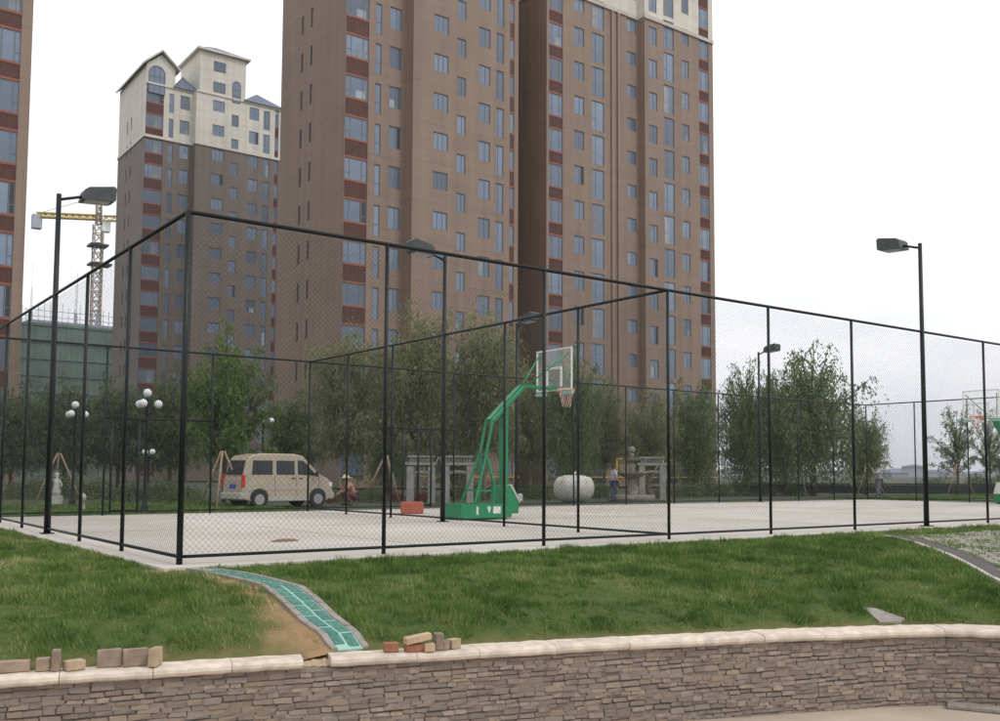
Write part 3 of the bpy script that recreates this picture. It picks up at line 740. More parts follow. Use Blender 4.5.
b2 = empty('apartment_tower', (29.26, 103.0, -1.6), 'grey brown apartment tower with cream gabled top, further back on the left', 'building', 'brown high-rise apartment blocks')
unit(b2, UNIT_A, 0, 1.12, 'taupe', zoff=-1.6); roof_A(b2, 0, 1.12)
m = MB(); m.box((16.525, 1.0, 1.6), (24, 10.5, TOPZ-7)); m.build('link_wall', 'taupe', b2)
b3 = empty('apartment_tower', (7.3-19.6*.985, 50.76, 0), 'brown apartment tower cut off by the left edge of the picture', 'building', 'brown high-rise apartment blocks')
unit(b3, UNIT_B, 0, .985, 'brown', side_slits=False); roof_B(b3, 0, .985)

# building under construction, wrapped in green netting
bc = empty('construction_building', (30.5, 176, -.12), 'half-built block wrapped in green netting with bare rebar on top', 'building')
m = MB(); m.box((0, 0, 0), (34, 22, 27.5)); m.build('netting', 'netting', bc)
m = MB()
for k in range(1, 10): m.box((-.15, -.25, k*3), (34.15, -.01, k*3+.12)); m.box((-.25, 0, k*3), (-.01, 22, k*3+.12))
m.build('scaffold_deck', 'netting', bc)
m = MB()
for k in range(34): m.tube([(k*1.0+.3, -.2, 0), (k*1.0+.3, -.2, 30.6+random.uniform(-.6, .8))], .05, 4)
for k in range(12): m.tube([(-.2, k*1.8+.3, 0), (-.2, k*1.8+.3, 30.4)], .05, 4)
for z_ in (28.6, 29.7): m.tube([(0, -.2, z_), (34, -.2, z_)], .05, 4)
m.build('scaffold_poles', 'farroof', bc)['kind'] = 'stuff'
m = MB(); m.box((1, 1, 27.52), (33, 21, 28.1)); m.build('roof_slab', 'far', bc)
for k in range(9):
    x_ = 1.5+k*3.8; m = MB(); m.box((x_, 3, 28.1), (x_+.5, 3.5, 30.2))
    for q in range(3): m.tube([(x_+.1+q*.15, 3.2, 30.2), (x_+.1+q*.15+random.uniform(-.1, .1), 3.2, 36+random.uniform(-2, 4))], .035, 4)
    m.build('column', 'far', bc)
# tower crane
cb = dep(96, 300, 205); cr_ = empty('tower_crane', (cb.x, cb.y, -.12), 'yellow tower crane rising behind the netted building at left', 'crane')
m = MB(); w_ = .8
def lattice(m, a, b, w_, n, r_=.09, tri=False):
    a, b = Vector(a), Vector(b); d = (b-a); dn = d.normalized(); u_ = Vector((0, 1, 0)) if abs(dn.y) < .8 else Vector((1, 0, 0)); v_ = dn.cross(u_).normalized(); u_ = v_.cross(dn)
    cs = [(1, 1), (1, -1), (-1, -1), (-1, 1)]
    for i, j in cs: m.tube([a+(u_*i+v_*j)*w_, b+(u_*i+v_*j)*w_], r_*1.3, 4)
    for k in range(n):
        for q in range(4):
            i, j = cs[q]; i2, j2 = cs[(q+1) % 4]
            p = a+d*(k/n)+(u_*i+v_*j)*w_; p2 = a+d*((k+1)/n)+(u_*i2+v_*j2)*w_; m.tube([p, p2], r_, 3, cap=False)
            m.tube([p, a+d*(k/n)+(u_*i2+v_*j2)*w_], r_, 3, cap=False)
lattice(m, (0, 0, 0), (0, 0, 53), .85, 26, .13); m.build('mast', 'crane_w', cr_)
dj = Vector((rt.x, rt.y, 0))
m = MB(); lattice(m, dj*1-Vector((0, 0, -54.2)), dj*42+Vector((0, 0, 54.2)), .5, 24, .09); m.build('jib', 'crane_y', cr_)
m = MB(); a_ = -dj*13; m.prism([(-.6, 0), (.6, 0), (.6, .6), (-.6, .6)], 0, 1)
m = MB(); lattice(m, Vector((0, 0, 54.4)), a_+Vector((0, 0, 54.9)), .45, 9, .13); m.build('counter_jib', 'crane_y', cr_)
m = MB(); m.box((a_.x-.9, a_.y-.9, 52.0), (a_.x+.9, a_.y+.9, 54.9)); m.build('counterweight', 'far', cr_)
m = MB(); lattice(m, (0, 0, 53), (0, 0, 59), .45, 5, .12); m.tube([(0, 0, 59), tuple(a_+Vector((0, 0, 55.2)))], .06, 3); m.tube([(0, 0, 59), tuple(dj*26+Vector((0, 0, 54.8)))], .06, 3); m.build('apex', 'crane_w', cr_)
m = MB(); m.box((.6, -1, 51.5), (2.2, .6, 53.6)); m.build('cab', 'white', cr_)
m = MB(); m.box((-1.8, -1.8, 48.2), (1.8, 1.8, 48.6)); m.build('climbing_platform', 'black', cr_); m = MB(); m.box((-1.7, -1.7, 44.2), (2.6, 1.7, 44.6)); m.build('climbing_platform', 'black', cr_)

# far town on the horizon
DL = ['left of the far floodlight pole', 'among the willow trunks', 'just left of the near floodlight pole on the horizon', 'behind the near floodlight pole', 'wide low one right of the near floodlight pole', 'behind the lone young tree', 'behind the person at the far corner', 'nearest one right of the small sparse tree', 'at the right edge behind the second hoop']
for k, (px, D, hh, ww) in enumerate([(738, 820, 5, 26), (770, 900, 4, 30), (905, 880, 5.5, 30), (918, 760, 8, 14), (940, 950, 5, 44), (965, 900, 3, 30), (860, 980, 5, 40), (890, 700, 3, 26), (1010, 800, 6, 30)]):
    p = dep(px, 478, D); m = MB(); o = empty('distant_building', (p.x, p.y, -.12), 'distant pale building on the horizon, '+DL[k], 'building', 'distant buildings on the horizon', -YAW)
    m.box((-ww/2, 0, 0), (ww/2, 14, hh)); m.build('wall', 'far', o); m = MB(); hip(m, -ww/2, ww/2, 0, 14, hh, hh+2, 1); m.build('roof', 'farroof', o)
V = []; F = []
for k in range(90):
    px = 560+k*7; p = dep(px, 470, 1500+80*math.sin(k*.7)); hh = 4+4*float(vnoise([k], [1], .35)[0])+3*float(vnoise([k], [3], .12)[0])
    V += [(p.x, p.y, -.2), (p.x, p.y, hh), (p.x+70, p.y+110, hh*.9), (p.x+70, p.y+110, -.2)]
    if k: o = (k-1)*4; F += [(o, o+4, o+5, o+1), (o+1, o+5, o+6, o+2), (o+2, o+6, o+7, o+3)]
structure(link('hills', np_mesh('hills', np.array(V), np.array(F), 'farroof')))
# ============================================================ retaining wall
seg = WP[1:]-WP[:-1]; SL = np.r_[0, np.cumsum(np.hypot(seg[:, 0], seg[:, 1]))]
def wp(s_, off=0.):
    """point on the wall path at arc length s_, off metres towards the lawn; returns x, y, angle"""
    s_ = min(max(s_, 0), SL[-1]-1e-6); i = int(np.searchsorted(SL, s_, 'right')-1); t = (s_-SL[i])/(SL[i+1]-SL[i])
    # smoothed tangent
    def tan(j): j = min(max(j, 0), len(seg)-1); d = seg[j]; return d/np.hypot(*d)
    d = tan(i) if (t == .5) else (tan(i)*(1-abs(t-.5)) + tan(i+1 if t > .5 else i-1)*abs(t-.5)); d = d/np.hypot(*d)
    p = WP[i]+seg[i]*t; n = np.array([-d[1], d[0]])
    return p[0]+n[0]*off, p[1]+n[1]*off, math.atan2(d[1], d[0])
def s_at_x(x): return float(np.interp(x, WP[:, 0], SL))
rw = empty('retaining_wall', (0, -3.7, -1.29), 'low curved retaining wall faced with small split stones under a rounded cap', 'wall')
RO = Vector((0, -3.7, -1.29))
def rel(x, y, z): return (x-RO.x, y-RO.y, z-RO.z)
m = MB(); ss = np.arange(0, SL[-1], .2); V = []
for s_ in ss:
    for o_, z_ in ((.018, -1.35), (.018, -.586), (.33, -.585), (.33, -1.35)):
        x, y, a = wp(s_, o_); V.append(rel(x, y, z_))
F = [(4*i+k, 4*i+4+k, 4*i+4+(k+1) % 4, 4*i+(k+1) % 4) for i in range(len(ss)-1) for k in range(4)]
m.add(V, F); m.build('wall_core', 'mortar', rw)
SV = []
for k in range(10):
    m = MB(); m.bbox((-.5, -.5, -.5), (.5, .5, .5), .08, 0, .065); SV.append(m.mesh('stone', 'stone'))
stones = []; zc = -1.31; row = 0
while zc < -.60:
    h_ = random.choice((.034, .039, .044, .05)); h_ = min(h_, -.587-zc)
    if h_ < .02: break
    s_ = random.uniform(0, .1)
    while s_ < SL[-1]-.3:
        l_ = random.uniform(.09, .19); stones.append((s_+l_/2, min(zc+h_/2+.010*math.sin(s_*4.1+row*1.3)+random.uniform(-.004, .004), -.588-h_*.4), l_, h_*random.uniform(.92, 1.18))); s_ += l_
    zc += h_; row += 1
def vis(st_):
    x, y, a = wp(st_[0], 0); d = Vector((x, y, st_[1]))-CP; z = d.dot(fw)
    if z < .5: return -1
    px, py = 500+FL*d.dot(r2)/z, 360.5+SHY-FL*d.dot(u2)/z
    if px < -5 or px > 1003 or py > 722: return -1
    return st_[2]*st_[3]/z/z
stones.sort(key=vis, reverse=True)
rest = MB()
for i, st_ in enumerate(stones):
    s_, z_, l_, h_ = st_; out_ = random.uniform(-.006, .006); x, y, a = wp(s_, .056+out_)
    a += random.uniform(-.02, .02)
    if i < 300: link('stone', SV[i % 10], rw, rel(x, y, z_), (0, random.uniform(-.02, .02), a), (l_-.002, .12, h_))
    else:
        o = len(rest.v); me = SV[i % 10]; ca, sa = math.cos(a), math.sin(a)
        vs = []
        for v in me.vertices:
            qx, qy, qz = v.co.x*(l_-.002), v.co.y*.12, v.co.z*h_; vs.append(rel(x+qx*ca-qy*sa, y+qx*sa+qy*ca, z_+qz))
        rest.add(vs, [tuple(p.vertices) for p in me.polygons])
rest.build('stone', 'stone', rw)['kind'] = 'stuff'
# cap stones, swept along the wall with a rounded nose
prof = [(.33, -.585), (-.02, -.585), (-.047, -.57), (-.055, -.548), (-.048, -.522), (-.028, -.506), (0, -.5), (.33, -.497)]
def cap_piece(s0_, s1_, dz=0, do=0):
    m = MB(); V = []; nn = max(2, int((s1_-s0_)/.12)+1)
    for k in range(nn):
        s_ = s0_+(s1_-s0_)*k/(nn-1); wob = .004*math.sin(s_*23)+.003*math.sin(s_*51)
        for o_, z_ in prof: x, y, a = wp(s_, o_+wob+do); V.append(rel(x, y, z_+dz+wob*.5))
    n = len(prof)
    F = [(n*i+k, n*i+(k+1) % n, n*i+n+(k+1) % n, n*i+n+k) for i in range(nn-1) for k in range(n)]
    F += [tuple(range(n))[::-1], tuple((nn-1)*n+k for k in range(n))]
    m.add(V, F, 0, False); m.build('cap_stone', 'cap', rw)
g0, g1 = s_at_x(-.17), s_at_x(.05)
s_ = g0
while s_ > .2: l_ = random.uniform(.5, .72); cap_piece(s_-l_+.005, s_, random.uniform(-.003, .003), random.uniform(-.006, .006)); s_ -= l_
s_ = g1
while s_ < SL[-1]-1: l_ = random.uniform(.55, .8); cap_piece(s_+.004, s_+l_, random.uniform(-.003, .003), random.uniform(-.005, .005)); s_ += l_
m = MB(); V = []
ks = np.linspace(g0-.02, g1+.02, 10)
for s_ in ks:
    for o_, z_ in ((.03, -.586), (.02, -.57), (.05, -.545), (.3, -.53), (.3, -.586)): x, y, a = wp(s_, o_+random.uniform(-.012, .012)); V.append(rel(x, y, z_+random.uniform(-.008, .008)))
m.add(V, [(5*i+k, 5*i+(k+1) % 5, 5*i+5+(k+1) % 5, 5*i+5+k) for i in range(9) for k in range(5)]); m.build('mortar_bed', 'brick_tan', rw)
# slab lying at the wall foot, far right
p = onZ(985, 707, -1.25); m = MB(); m.bbox((-.35, -.09, -.03), (.35, .09, .02), .012)
tag(m.build('kerb_slab', 'greystone', None, (p.x, p.y, -1.26), (0, 0, R(-62))), 'grey slab lying at the foot of the wall at bottom right', 'stone slab')

# ============================================================ bricks on the wall cap
def brick(px, py, dims, rz, label, mt='brick_grey', dz=0., rx=0., ry=0., back=0., group=None):
    p = onZ(px, py, CAPZ); m = MB(); a, b, c = dims
    m.bbox((-a/2, -b/2, 0), (a/2, b/2, c), .006, 0, .0025)
    o = m.build('brick', mt, None, (p.x+back*fw.x, p.y+back*fw.y, CAPZ+dz+.004), (R(rx), R(ry), R(rz)))
    tag(o, label, 'brick', group or 'loose bricks along the wall cap'); return o
brick(13, 672, (.24, .09, .085), -16, 'long brick lying flat on the cap at the left edge')
brick(43, 671, (.105, .085, .10), -16, 'short grey brick block beside the thin upright brick')
brick(56, 671, (.062, .09, .165), -18, 'thin brick standing upright on its end on the wall cap')
brick(74, 670, (.15, .095, .075), 8, 'low brick with sandy yellow top, right of the upright one', 'brick_tan')
brick(109, 667, (.185, .065, .14), -12, 'first of the two wide bricks standing on edge, darker grey one')
brick(135, 666, (.19, .065, .14), -8, 'wide tan brick standing on edge, middle of three', 'brick_grey')
brick(155, 666, (.07, .15, .145), -38, 'pale yellowish brick on edge turned sideways, right end of the row', 'brick_tan')
brick(391, 652, (.13, .09, .08), -22, 'single dark red-brown brick lying left of the brick heap', 'brick_red')
brick(414, 651.5, (.17, .085, .065), -15, 'reddish brick at the bottom left of the heap', 'brick_red')
brick(429, 651.5, (.09, .09, .07), -18, 'small tan brick at the bottom middle of the heap', 'brick_tan')
brick(418, 651.5, (.24, .085, .062), -12, 'long tan brick tilted across the top of the heap', 'brick_tan', dz=.082, ry=-9)
brick(438.5, 650, (.075, .09, .15), -15, 'brick standing upright at the right side of the heap', 'brick_grey')
brick(445.5, 649.5, (.06, .08, .075), -20, 'small grey brick behind the upright one in the heap', 'brick_grey')
brick(453.5, 648.5, (.11, .09, .085), 10, 'tan brick lying at the right end of the heap', 'brick_tan')

# ============================================================ tiled ramp down the bank
_rc = (RL+RR)/2; RSt = np.r_[0, np.cumsum(np.hypot(*(_rc[1:]-_rc[:-1]).T))]; RSt = RSt/RSt[-1]
def ramp_pt(t, u):
    """t 0..1 down the ramp, u 0..1 across"""
    k = float(np.interp(t, RSt, range(5))); kk = min(int(k), 3); f_ = k-kk
    def cat(Q):
        Qe = np.vstack([2*Q[0]-Q[1], Q, 2*Q[-1]-Q[-2]]); a, b, c, d = Qe[kk:kk+4]
        return (.5*((2*b)+(-a+c)*f_+(2*a-5*b+4*c-d)*f_**2+(-a+3*b-3*c+d)*f_**3))*0+(b*(1-f_)+c*f_)
    p = cat(RL)*(1-u)+cat(RR)*u; return p
ra = empty('tiled_ramp', (.3, -2, -.15), 'narrow green tiled channel with grey stone edging running down the grass bank', 'path')
RA = Vector((.3, -2, -.15))
def strip(name, mt, u0, u1, t0, t1, top, parent, n=None, bot=-.12):
    n = n or max(2, int((t1-t0)*44)+1); V = []
    for k in range(n):
        t = t0+(t1-t0)*k/(n-1)
        for u in (u0, u1):
            p = ramp_pt(t, u); z = T1(*p); V += [(p[0]-RA.x, p[1]-RA.y, z+bot-RA.z), (p[0]-RA.x, p[1]-RA.y, z+top-RA.z)]
    F = [];
    for k in range(n-1): o = 4*k; F += [(o+1, o+5, o+7, o+3), (o, o+4, o+5, o+1), (o+3, o+7, o+6, o+2)]
    F += [(0, 1, 3, 2), (4*n-4, 4*n-2, 4*n-1, 4*n-3)]
    m = MB(); m.add(V, F); return m.build(name, mt, parent)
strip('joint_bed', 'teal_line', .13, .86, 0, 1, .022, ra)
nst = 9
for k in range(nst):
    for ua, ub in ((-.03, .13), (.86, 1.04)): strip('edging_stone', 'greystone', ua, ub, k/nst+.002, (k+1)/nst-.002, .034+random.uniform(-.004, .004), ra)
tt = .0; row = 0
while tt < .985:
    dt = .098
    for c_, (ua, ub) in enumerate(((.175, .455), (.535, .815))):
        a_ = tt+(.049 if c_ else 0)+.006; b_ = min(a_+dt-.011, .99)
        if b_-a_ > .02: strip('tile', 'teal', ua, ub, a_, b_, .0275, ra, 3)
    tt += dt; row += 1

# flat grey slab in the grass and kerb + grass pavers at right
SLAB = q = [hit(x, y) for x, y in ((863, 610), (876, 611), (905, 622), (900, 625), (880, 625))]
c_ = sum(q, Vector())/5; m = MB(); V = [(v.x-c_.x, v.y-c_.y, T1(v.x, v.y)-T1(c_.x, c_.y)+zz) for zz in (-.05, .03) for v in q]
m.add(V, [(4, 3, 2, 1, 0), (5, 6, 7, 8, 9)]+[(i, (i+1) % 5, 5+(i+1) % 5, 5+i) for i in range(5)])
tag(m.build('stone_slab', 'greystone', None, (c_.x, c_.y, T1(c_.x, c_.y))), 'flat grey stone patch in the grass just above the wall cap', 'stone slab')
KL = KERB[1:]-KERB[:-1]; KS = np.r_[0, np.cumsum(np.hypot(KL[:, 0], KL[:, 1]))]
def kp(s_, off):
    i = min(int(np.searchsorted(KS, s_, 'right')-1), len(KL)-1); d = KL[i]/np.hypot(*KL[i]); p = KERB[i]+d*(s_-KS[i]); return p+np.array([-d[1], d[0]])*off
kerb = empty('kerb', (10, -4, -.2), 'dark brick and pale kerb line curving down through the grass at right', 'kerb')
k_ = 0
for (o0, o1, top, mt, ln) in ((-.06, 0, .03, 'kerbstone', .62), (.005, .27, .022, 'dark_kerb', .31)):
    s_ = 0
    while s_ < KS[-1]-ln:
        m = MB(); V = []
        for sx_ in (s_+.004, s_+ln-.004):
            for off in (o0, o1):
                p = kp(sx_, off); z = T1(*kp(sx_, 0)); V += [(p[0]-10, p[1]+4, z-.1+.2), (p[0]-10, p[1]+4, z+top+.2)]
        m.add(V, [(1, 5, 7, 3), (0, 4, 5, 1), (3, 7, 6, 2), (0, 1, 3, 2), (4, 6, 7, 5)]); m.build('kerb_stone', mt, kerb); s_ += ln
_, sgk = poly_d(np.array([(12.5, -5.5)]), KERB); SK = sgk[0]
m = MB()
ux = np.array([.94, -.34]); uy = np.array([.34, .94])
for i in range(-30, 60):
    for j in range(-20, 50):
        c_ = np.array([11.5, -4.5])+ux*(i*.19+(j % 2)*.095)+uy*j*.20
        if not (8.5 < c_[0] < 17 and -8.5 < c_[1] < -1.6): continue
        dd, sg_ = poly_d(c_[None], KERB)
        if sg_[0] != SK or dd[0] < .28: continue
        z = T1(*c_, True); a_ = .075; b_ = .03
        V = [(c_+ux*s1*a_+uy*s2*b_) for s1, s2 in ((-1, -1), (1, -1), (1, 1), (-1, 1))]
        zt = z+.035; zz = [(v[0], v[1], z-.05) for v in V]+[(v[0], v[1], zt) for v in V]
        m.add(zz, [(4, 5, 6, 7), (0, 1, 5, 4), (1, 2, 6, 5), (2, 3, 7, 6), (3, 0, 4, 7)])
stuff(m.build('grass_pavers', 'kerbstone'), 'pale grass grid paving blocks beside the dark kerb at right', 'paving')
# small dirt mound on the court and red box
p = onZ(285, 541, 0); m = MB(); m.lathe([(.27, 0), (.25, .012), (.17, .03), (.05, .035)], 14, 0, (0, 0, 0), 1.0, .55)
tag(m.build('dirt_pile', 'rust', None, (p.x, p.y, .001), (0, 0, R(20))), 'flat patch of brown dirt on the court near the front fence', 'dirt')
m = MB(); m.bbox((-.3, -.2, 0), (.3, .2, .3), .02); bx_ = m.build('red_box', 'redbox', None, (9.9, 11.0, 0), (0, 0, R(-30))); tag(bx_, 'small red box standing on the court left of the green hoop', 'box')
m = MB(); m.box((-.27, -.17, .302), (.27, .17, .315)); m.build('lid', 'redbox', bx_)

# ============================================================ grass blades
def blades(n, x0, x1, y0, y1, hmin, hmax, wd, reject, seed, name, label, zfun):
    g = np.random.default_rng(seed); P = np.c_[g.uniform(x0, x1, n), g.uniform(y0, y1, n)]
    P = P[reject(P, g)]; n = len(P); D = np.hypot(P[:, 0]-CP.x, P[:, 1]-CP.y)
    cl = vnoise(P[:, 0], P[:, 1], 3.3)*.55+vnoise(P[:, 0]+5, P[:, 1]+3, 9)*.45
    hh = (hmin+(hmax-hmin)*np.clip(cl*2.3-.65, 0, 1))*g.uniform(.6, 1.25, n)
    ww = wd*np.clip(D/9, .8, 2.2)*g.uniform(.7, 1.3, n)
    a = g.uniform(0, 2*np.pi, n); la = g.uniform(0, 2*np.pi, n)+0; lean = hh*np.abs(g.normal(.35, .3, n))
    wdir = 2*np.pi*vnoise(P[:, 0]+31, P[:, 1]+17, 1.4); la = np.where(g.random(n) < .5, wdir, la)
    z = zfun(P)-.008
    b1_ = np.c_[P[:, 0]-np.cos(a)*ww, P[:, 1]-np.sin(a)*ww, z]; b2_ = np.c_[P[:, 0]+np.cos(a)*ww, P[:, 1]+np.sin(a)*ww, z]
    tp = np.c_[P[:, 0]+np.cos(la)*lean, P[:, 1]+np.sin(la)*lean, z+hh]
    V = np.stack([b1_, b2_, tp], 1).reshape(-1, 3); F_ = np.arange(3*n).reshape(n, 3)
    dry = np.clip(vnoise(P[:, 0]+50, P[:, 1]+11, .8)*1.5-.62, 0, 1)*.32
    lf = np.clip((.0-P[:, 0])/1.5, 0, 1)*np.clip((P[:, 0]+1.9)/1.2, 0, 1)*np.clip((-1.6-P[:, 1])/1., 0, 1)*.22
    bright = np.clip((.3-P[:, 0])/.5, 0, 1)*.08-.03
    tone = .30+.40*(vnoise(P[:, 0]+20, P[:, 1]+40, 2.2)-.5)+.52*(vnoise(P[:, 0]+2, P[:, 1]+8, 6)-.5)+g.normal(0, .14, n)+dry+lf+bright+soil_mask(P)*.35+(g.random(n) < .08)*.36  # mid-scale noise also paints clump shadows into the blade colour
    me = np_mesh(name, V, F_, 'grass', {'tone': ('FACE', np.clip(tone, 0, 1))})
    return stuff(link(name, me), label, 'grass')
RC = (RL+RR)/2
def rej_main(P, g):
    k = (court_dist(P) > .02) & (wall_dist(P) > .30)
    dr, _ = poly_d(P, RC); k &= dr > .19
    dk, sk = poly_d(P, KERB); k &= dk > .09; k &= ~((sk == SK) & (dk < .24))
    k &= ~((sk == SK) & (P[:, 0] > 7) & (g.random(len(P)) < .35))
    k &= g.random(len(P)) > soil_mask(P)*.88
    sq = np.array([(v.x, v.y) for v in SLAB]); ins = np.ones(len(P), bool)
    for i_ in range(5):
        a_, b_ = sq[i_], sq[(i_+1) % 5]; ins &= ((b_[0]-a_[0])*(P[:, 1]-a_[1])-(b_[1]-a_[1])*(P[:, 0]-a_[0])) < 0
    k &= ~ins
    D = np.hypot(P[:, 0]-CP.x, P[:, 1]-CP.y); k &= g.random(len(P)) < np.clip((10/D)**1.5, .12, 1)
    # only what the camera side can see
    d = P-np.array([CP.x, CP.y]); fz = d[:, 0]*fw.x+d[:, 1]*fw.y; rx_ = d[:, 0]*rt.x+d[:, 1]*rt.y; k &= (np.abs(rx_) < fz*.62+1)
    return k
blades(1650000, -9, 18, -9, 10, .018, .10, .0045, rej_main, 3, 'grass', 'short green lawn grass covering the bank between wall and court', lambda P: terr(P))
# verges beyond the far fence
for nm, x0, x1, y0, y1 in (('verge', -14, 9.5, 14.2, 26), ('verge', 40, 64, 14.6, 19.5)):
    m = MB(); m.add([(x0, y0, -.095), (x1, y0, -.095), (x1, y1, -.095), (x0, y1, -.095)], [(0, 1, 2, 3)]); structure(m.build('verge', 'lawn'))
blades(60000, -12, 9.5, 14.2, 26, .05, .12, .012, lambda P, g: P[:, 0] > -99, 5, 'grass', 'bright green grass beyond the far fence at left', lambda P: np.full(len(P), -.1))
blades(40000, 40, 62, 14.6, 19.5, .05, .12, .014, lambda P, g: P[:, 0] > -99, 6, 'grass', 'strip of yellow green grass beyond the far right corner', lambda P: np.full(len(P), -.1))

# ============================================================ trees
def tree_meshes(kind, seed):
    g = random.Random(seed); ng = np.random.default_rng(seed)
    h, Rr = 7.0, 2.5
    prm = dict(olive=(56, 30, 15, .17, .028, .5, 'leaf_olive'), hang=(40, 32, 20, .17, .03, 1.7, 'leaf_green'), airy=(46, 22, 18, .17, .032, 1.5, 'leaf_green'),
               bright=(42, 34, 15, .15, .04, .3, 'leaf_bright'), dark=(40, 34, 16, .18, .042, .5, 'leaf_dark'), young=(24, 18, 12, .16, .045, .2, 'leaf_green'))[kind]
    nl, ntw, nlf, ll, lw, droop, lm = prm
    tr_ = MB(); fork = 1.7 if kind != 'young' else 1.5
    tr_.tube([(0, 0, 0), (.04, .02, fork*.5), (0, 0, fork), (.05, -.03, h*.55), (0, .04, h*.85)], [.15, .12, .10, .06, .015], 8)
    C_ = []; Dv = []
    for i in range(nl):
        a = i*2.399+g.uniform(-.3, .3); q = (i+.5)/nl
        zt = h*(.30+.70*q**.8)*g.uniform(.84, 1.06); rr = Rr*math.sqrt(max(.09, 1-((zt/h-.5)/.55)**2))*g.uniform(.45, 1.2)
        if kind in ('olive',): rr *= .95
        z0_ = fork+(h*.5-fork)*q*.8; p0 = Vector((0, 0, z0_)); p3 = Vector((rr*math.cos(a), rr*math.sin(a), zt)); p1 = p0+Vector((rr*.35*math.cos(a), rr*.35*math.sin(a), (zt-z0_)*.45)); p2 = p0.lerp(p3, .7)+Vector((0, 0, .15))
        tr_.tube([p0, p1, p2, p3], [.05, .035, .022, .008], 5)
        for k in range(ntw):
            t = g.uniform(.25, 1.0); b0 = (p0.lerp(p1, t/.4) if t < .4 else (p1.lerp(p2, (t-.4)/.35) if t < .75 else p2.lerp(p3, (t-.75)/.25)))
            aa = g.uniform(0, 6.283); el = g.uniform(-.3, .9)
            d = Vector((math.cos(aa)*math.cos(el), math.sin(aa)*math.cos(el), math.sin(el)))
            L_ = g.uniform(.35, .9)*(1.0 if droop < .5 else 1.1)
            for s_ in range(nlf):
                u_ = s_/(nlf-1); p = b0+d*L_*min(u_*1.6, 1)*.8+Vector((0, 0, -droop*u_*u_*g.uniform(.8, 1.4)*1.1)); C_.append(p); Dv.append(d*(1-u_)*.6+Vector((0, 0, -.25-droop*.6)))
    C_ = np.array([tuple(c) for c in C_]); Dv = np.array([tuple(c) for c in Dv]); n = len(C_)
    C_ += ng.normal(0, .06, C_.shape); Dv += ng.normal(0, .45, Dv.shape); Dv /= np.linalg.norm(Dv, axis=1)[:, None]
    sd_ = np.cross(Dv, ng.normal(0, 1, Dv.shape)); sd_ /= np.linalg.norm(sd_, axis=1)[:, None]
    l_ = ll*ng.uniform(.6, 1.3, n)[:, None]; w2 = lw*ng.uniform(.7, 1.3, n)[:, None]
    V = np.stack([C_, C_+Dv*l_*.5+sd_*w2, C_+Dv*l_, C_+Dv*l_*.5-sd_*w2], 1).reshape(-1, 3)
    m = V[:, 2] < .5; V[m, 2] = .5
    return tr_.mesh('trunk', 'bark' if kind != 'olive' else 'pale_bark'), np_mesh('crown', V, np.arange(4*n).reshape(n, 4), lm)
TM = {k: [tree_meshes(k, s_) for s_ in (11, 12)] for k in ('olive', 'hang', 'bright', 'dark', 'airy', 'young')}
TREES = [
 (224, 37, 330, 44, 'bright', 'bright green bushy tree left of and behind the minivan'),
 (170, 50, 372, 40, 'dark', 'dark tree between the four-globe lamp and the bright green tree'),
 (118, 50, 378, 38, 'dark', 'dark tree just left of the bright four-globe lamp'),
 (64, 48, 380, 42, 'dark', 'dark tree behind the left four-globe lamp'),
 (10, 46, 385, 40, 'dark', 'dark tree at the left edge beneath the brown tower'),
 (345, 42, 322, 46, 'olive', 'olive willow right behind the front of the minivan, leftmost of the feathery ones'),
 (418, 43, 302, 50, 'olive', 'tallest feathery olive willow, behind the left gate frame of the court'),
 (484, 44, 300, 44, 'olive', 'feathery olive willow directly behind the green hoop'),
 (292, 50, 392, 34, 'dark', 'dark tree above the roof of the minivan'),
 (388, 50, 350, 40, 'hang', 'green tree filling the gap between the feathery willows'),
 (452, 50, 352, 40, 'hang', 'green willow behind the gate at the centre left'),
 (530, 52, 358, 30, 'olive', 'slim olive willow in front of the dark gap between the tower wings'),
 (572, 47, 338, 34, 'hang', 'green willow behind the backboard and the pumpkin sculpture'),
 (604, 52, 368, 30, 'olive', 'dark willow right of the backboard'),
 (648, 50, 388, 34, 'olive', 'dull olive willow behind the stone fountain'),
 (694, 54, 372, 34, 'hang', 'green willow below the right corner of the tower'),
 (748, 56, 352, 36, 'hang', 'green willow against the sky just right of the tower'),
 (785, 62, 362, 38, 'hang', 'green willow behind the far floodlight pole'),
 (813, 56, 342, 56, 'airy', 'tall loose willow with the highest crown against the white sky'),
 (866, 60, 396, 27, 'airy', 'small sparse tree at the right end of the willow row'),
 (958, 60, 400, 26, 'young', 'young round tree standing alone at right'),
 (990, 66, 402, 20, 'young', 'young tree behind the second hoop at the right edge'),
 (1018, 60, 438, 26, 'dark', 'low dark tree cut off by the right edge'),
]
for i, (px, D, yt, hw, kd, lb) in enumerate(TREES):
    p = dep(px, 480, D); hgt = 1.086+.12+(474-yt)/FL*D; wr = hw/FL*D
    t = empty('willow_tree' if kd in ('olive', 'hang', 'airy') else 'tree', (p.x, p.y, -.12), lb, 'tree', 'trees beyond the court', i*1.7)
    sc = (wr/2.45, wr/2.45, hgt/6.95); tm, cm = TM[kd][i % 2]
    link('trunk', tm, t, (0, 0, 0), (0, 0, 0), sc); link('crown', cm, t, (0, 0, 0), (0, 0, 0), sc)
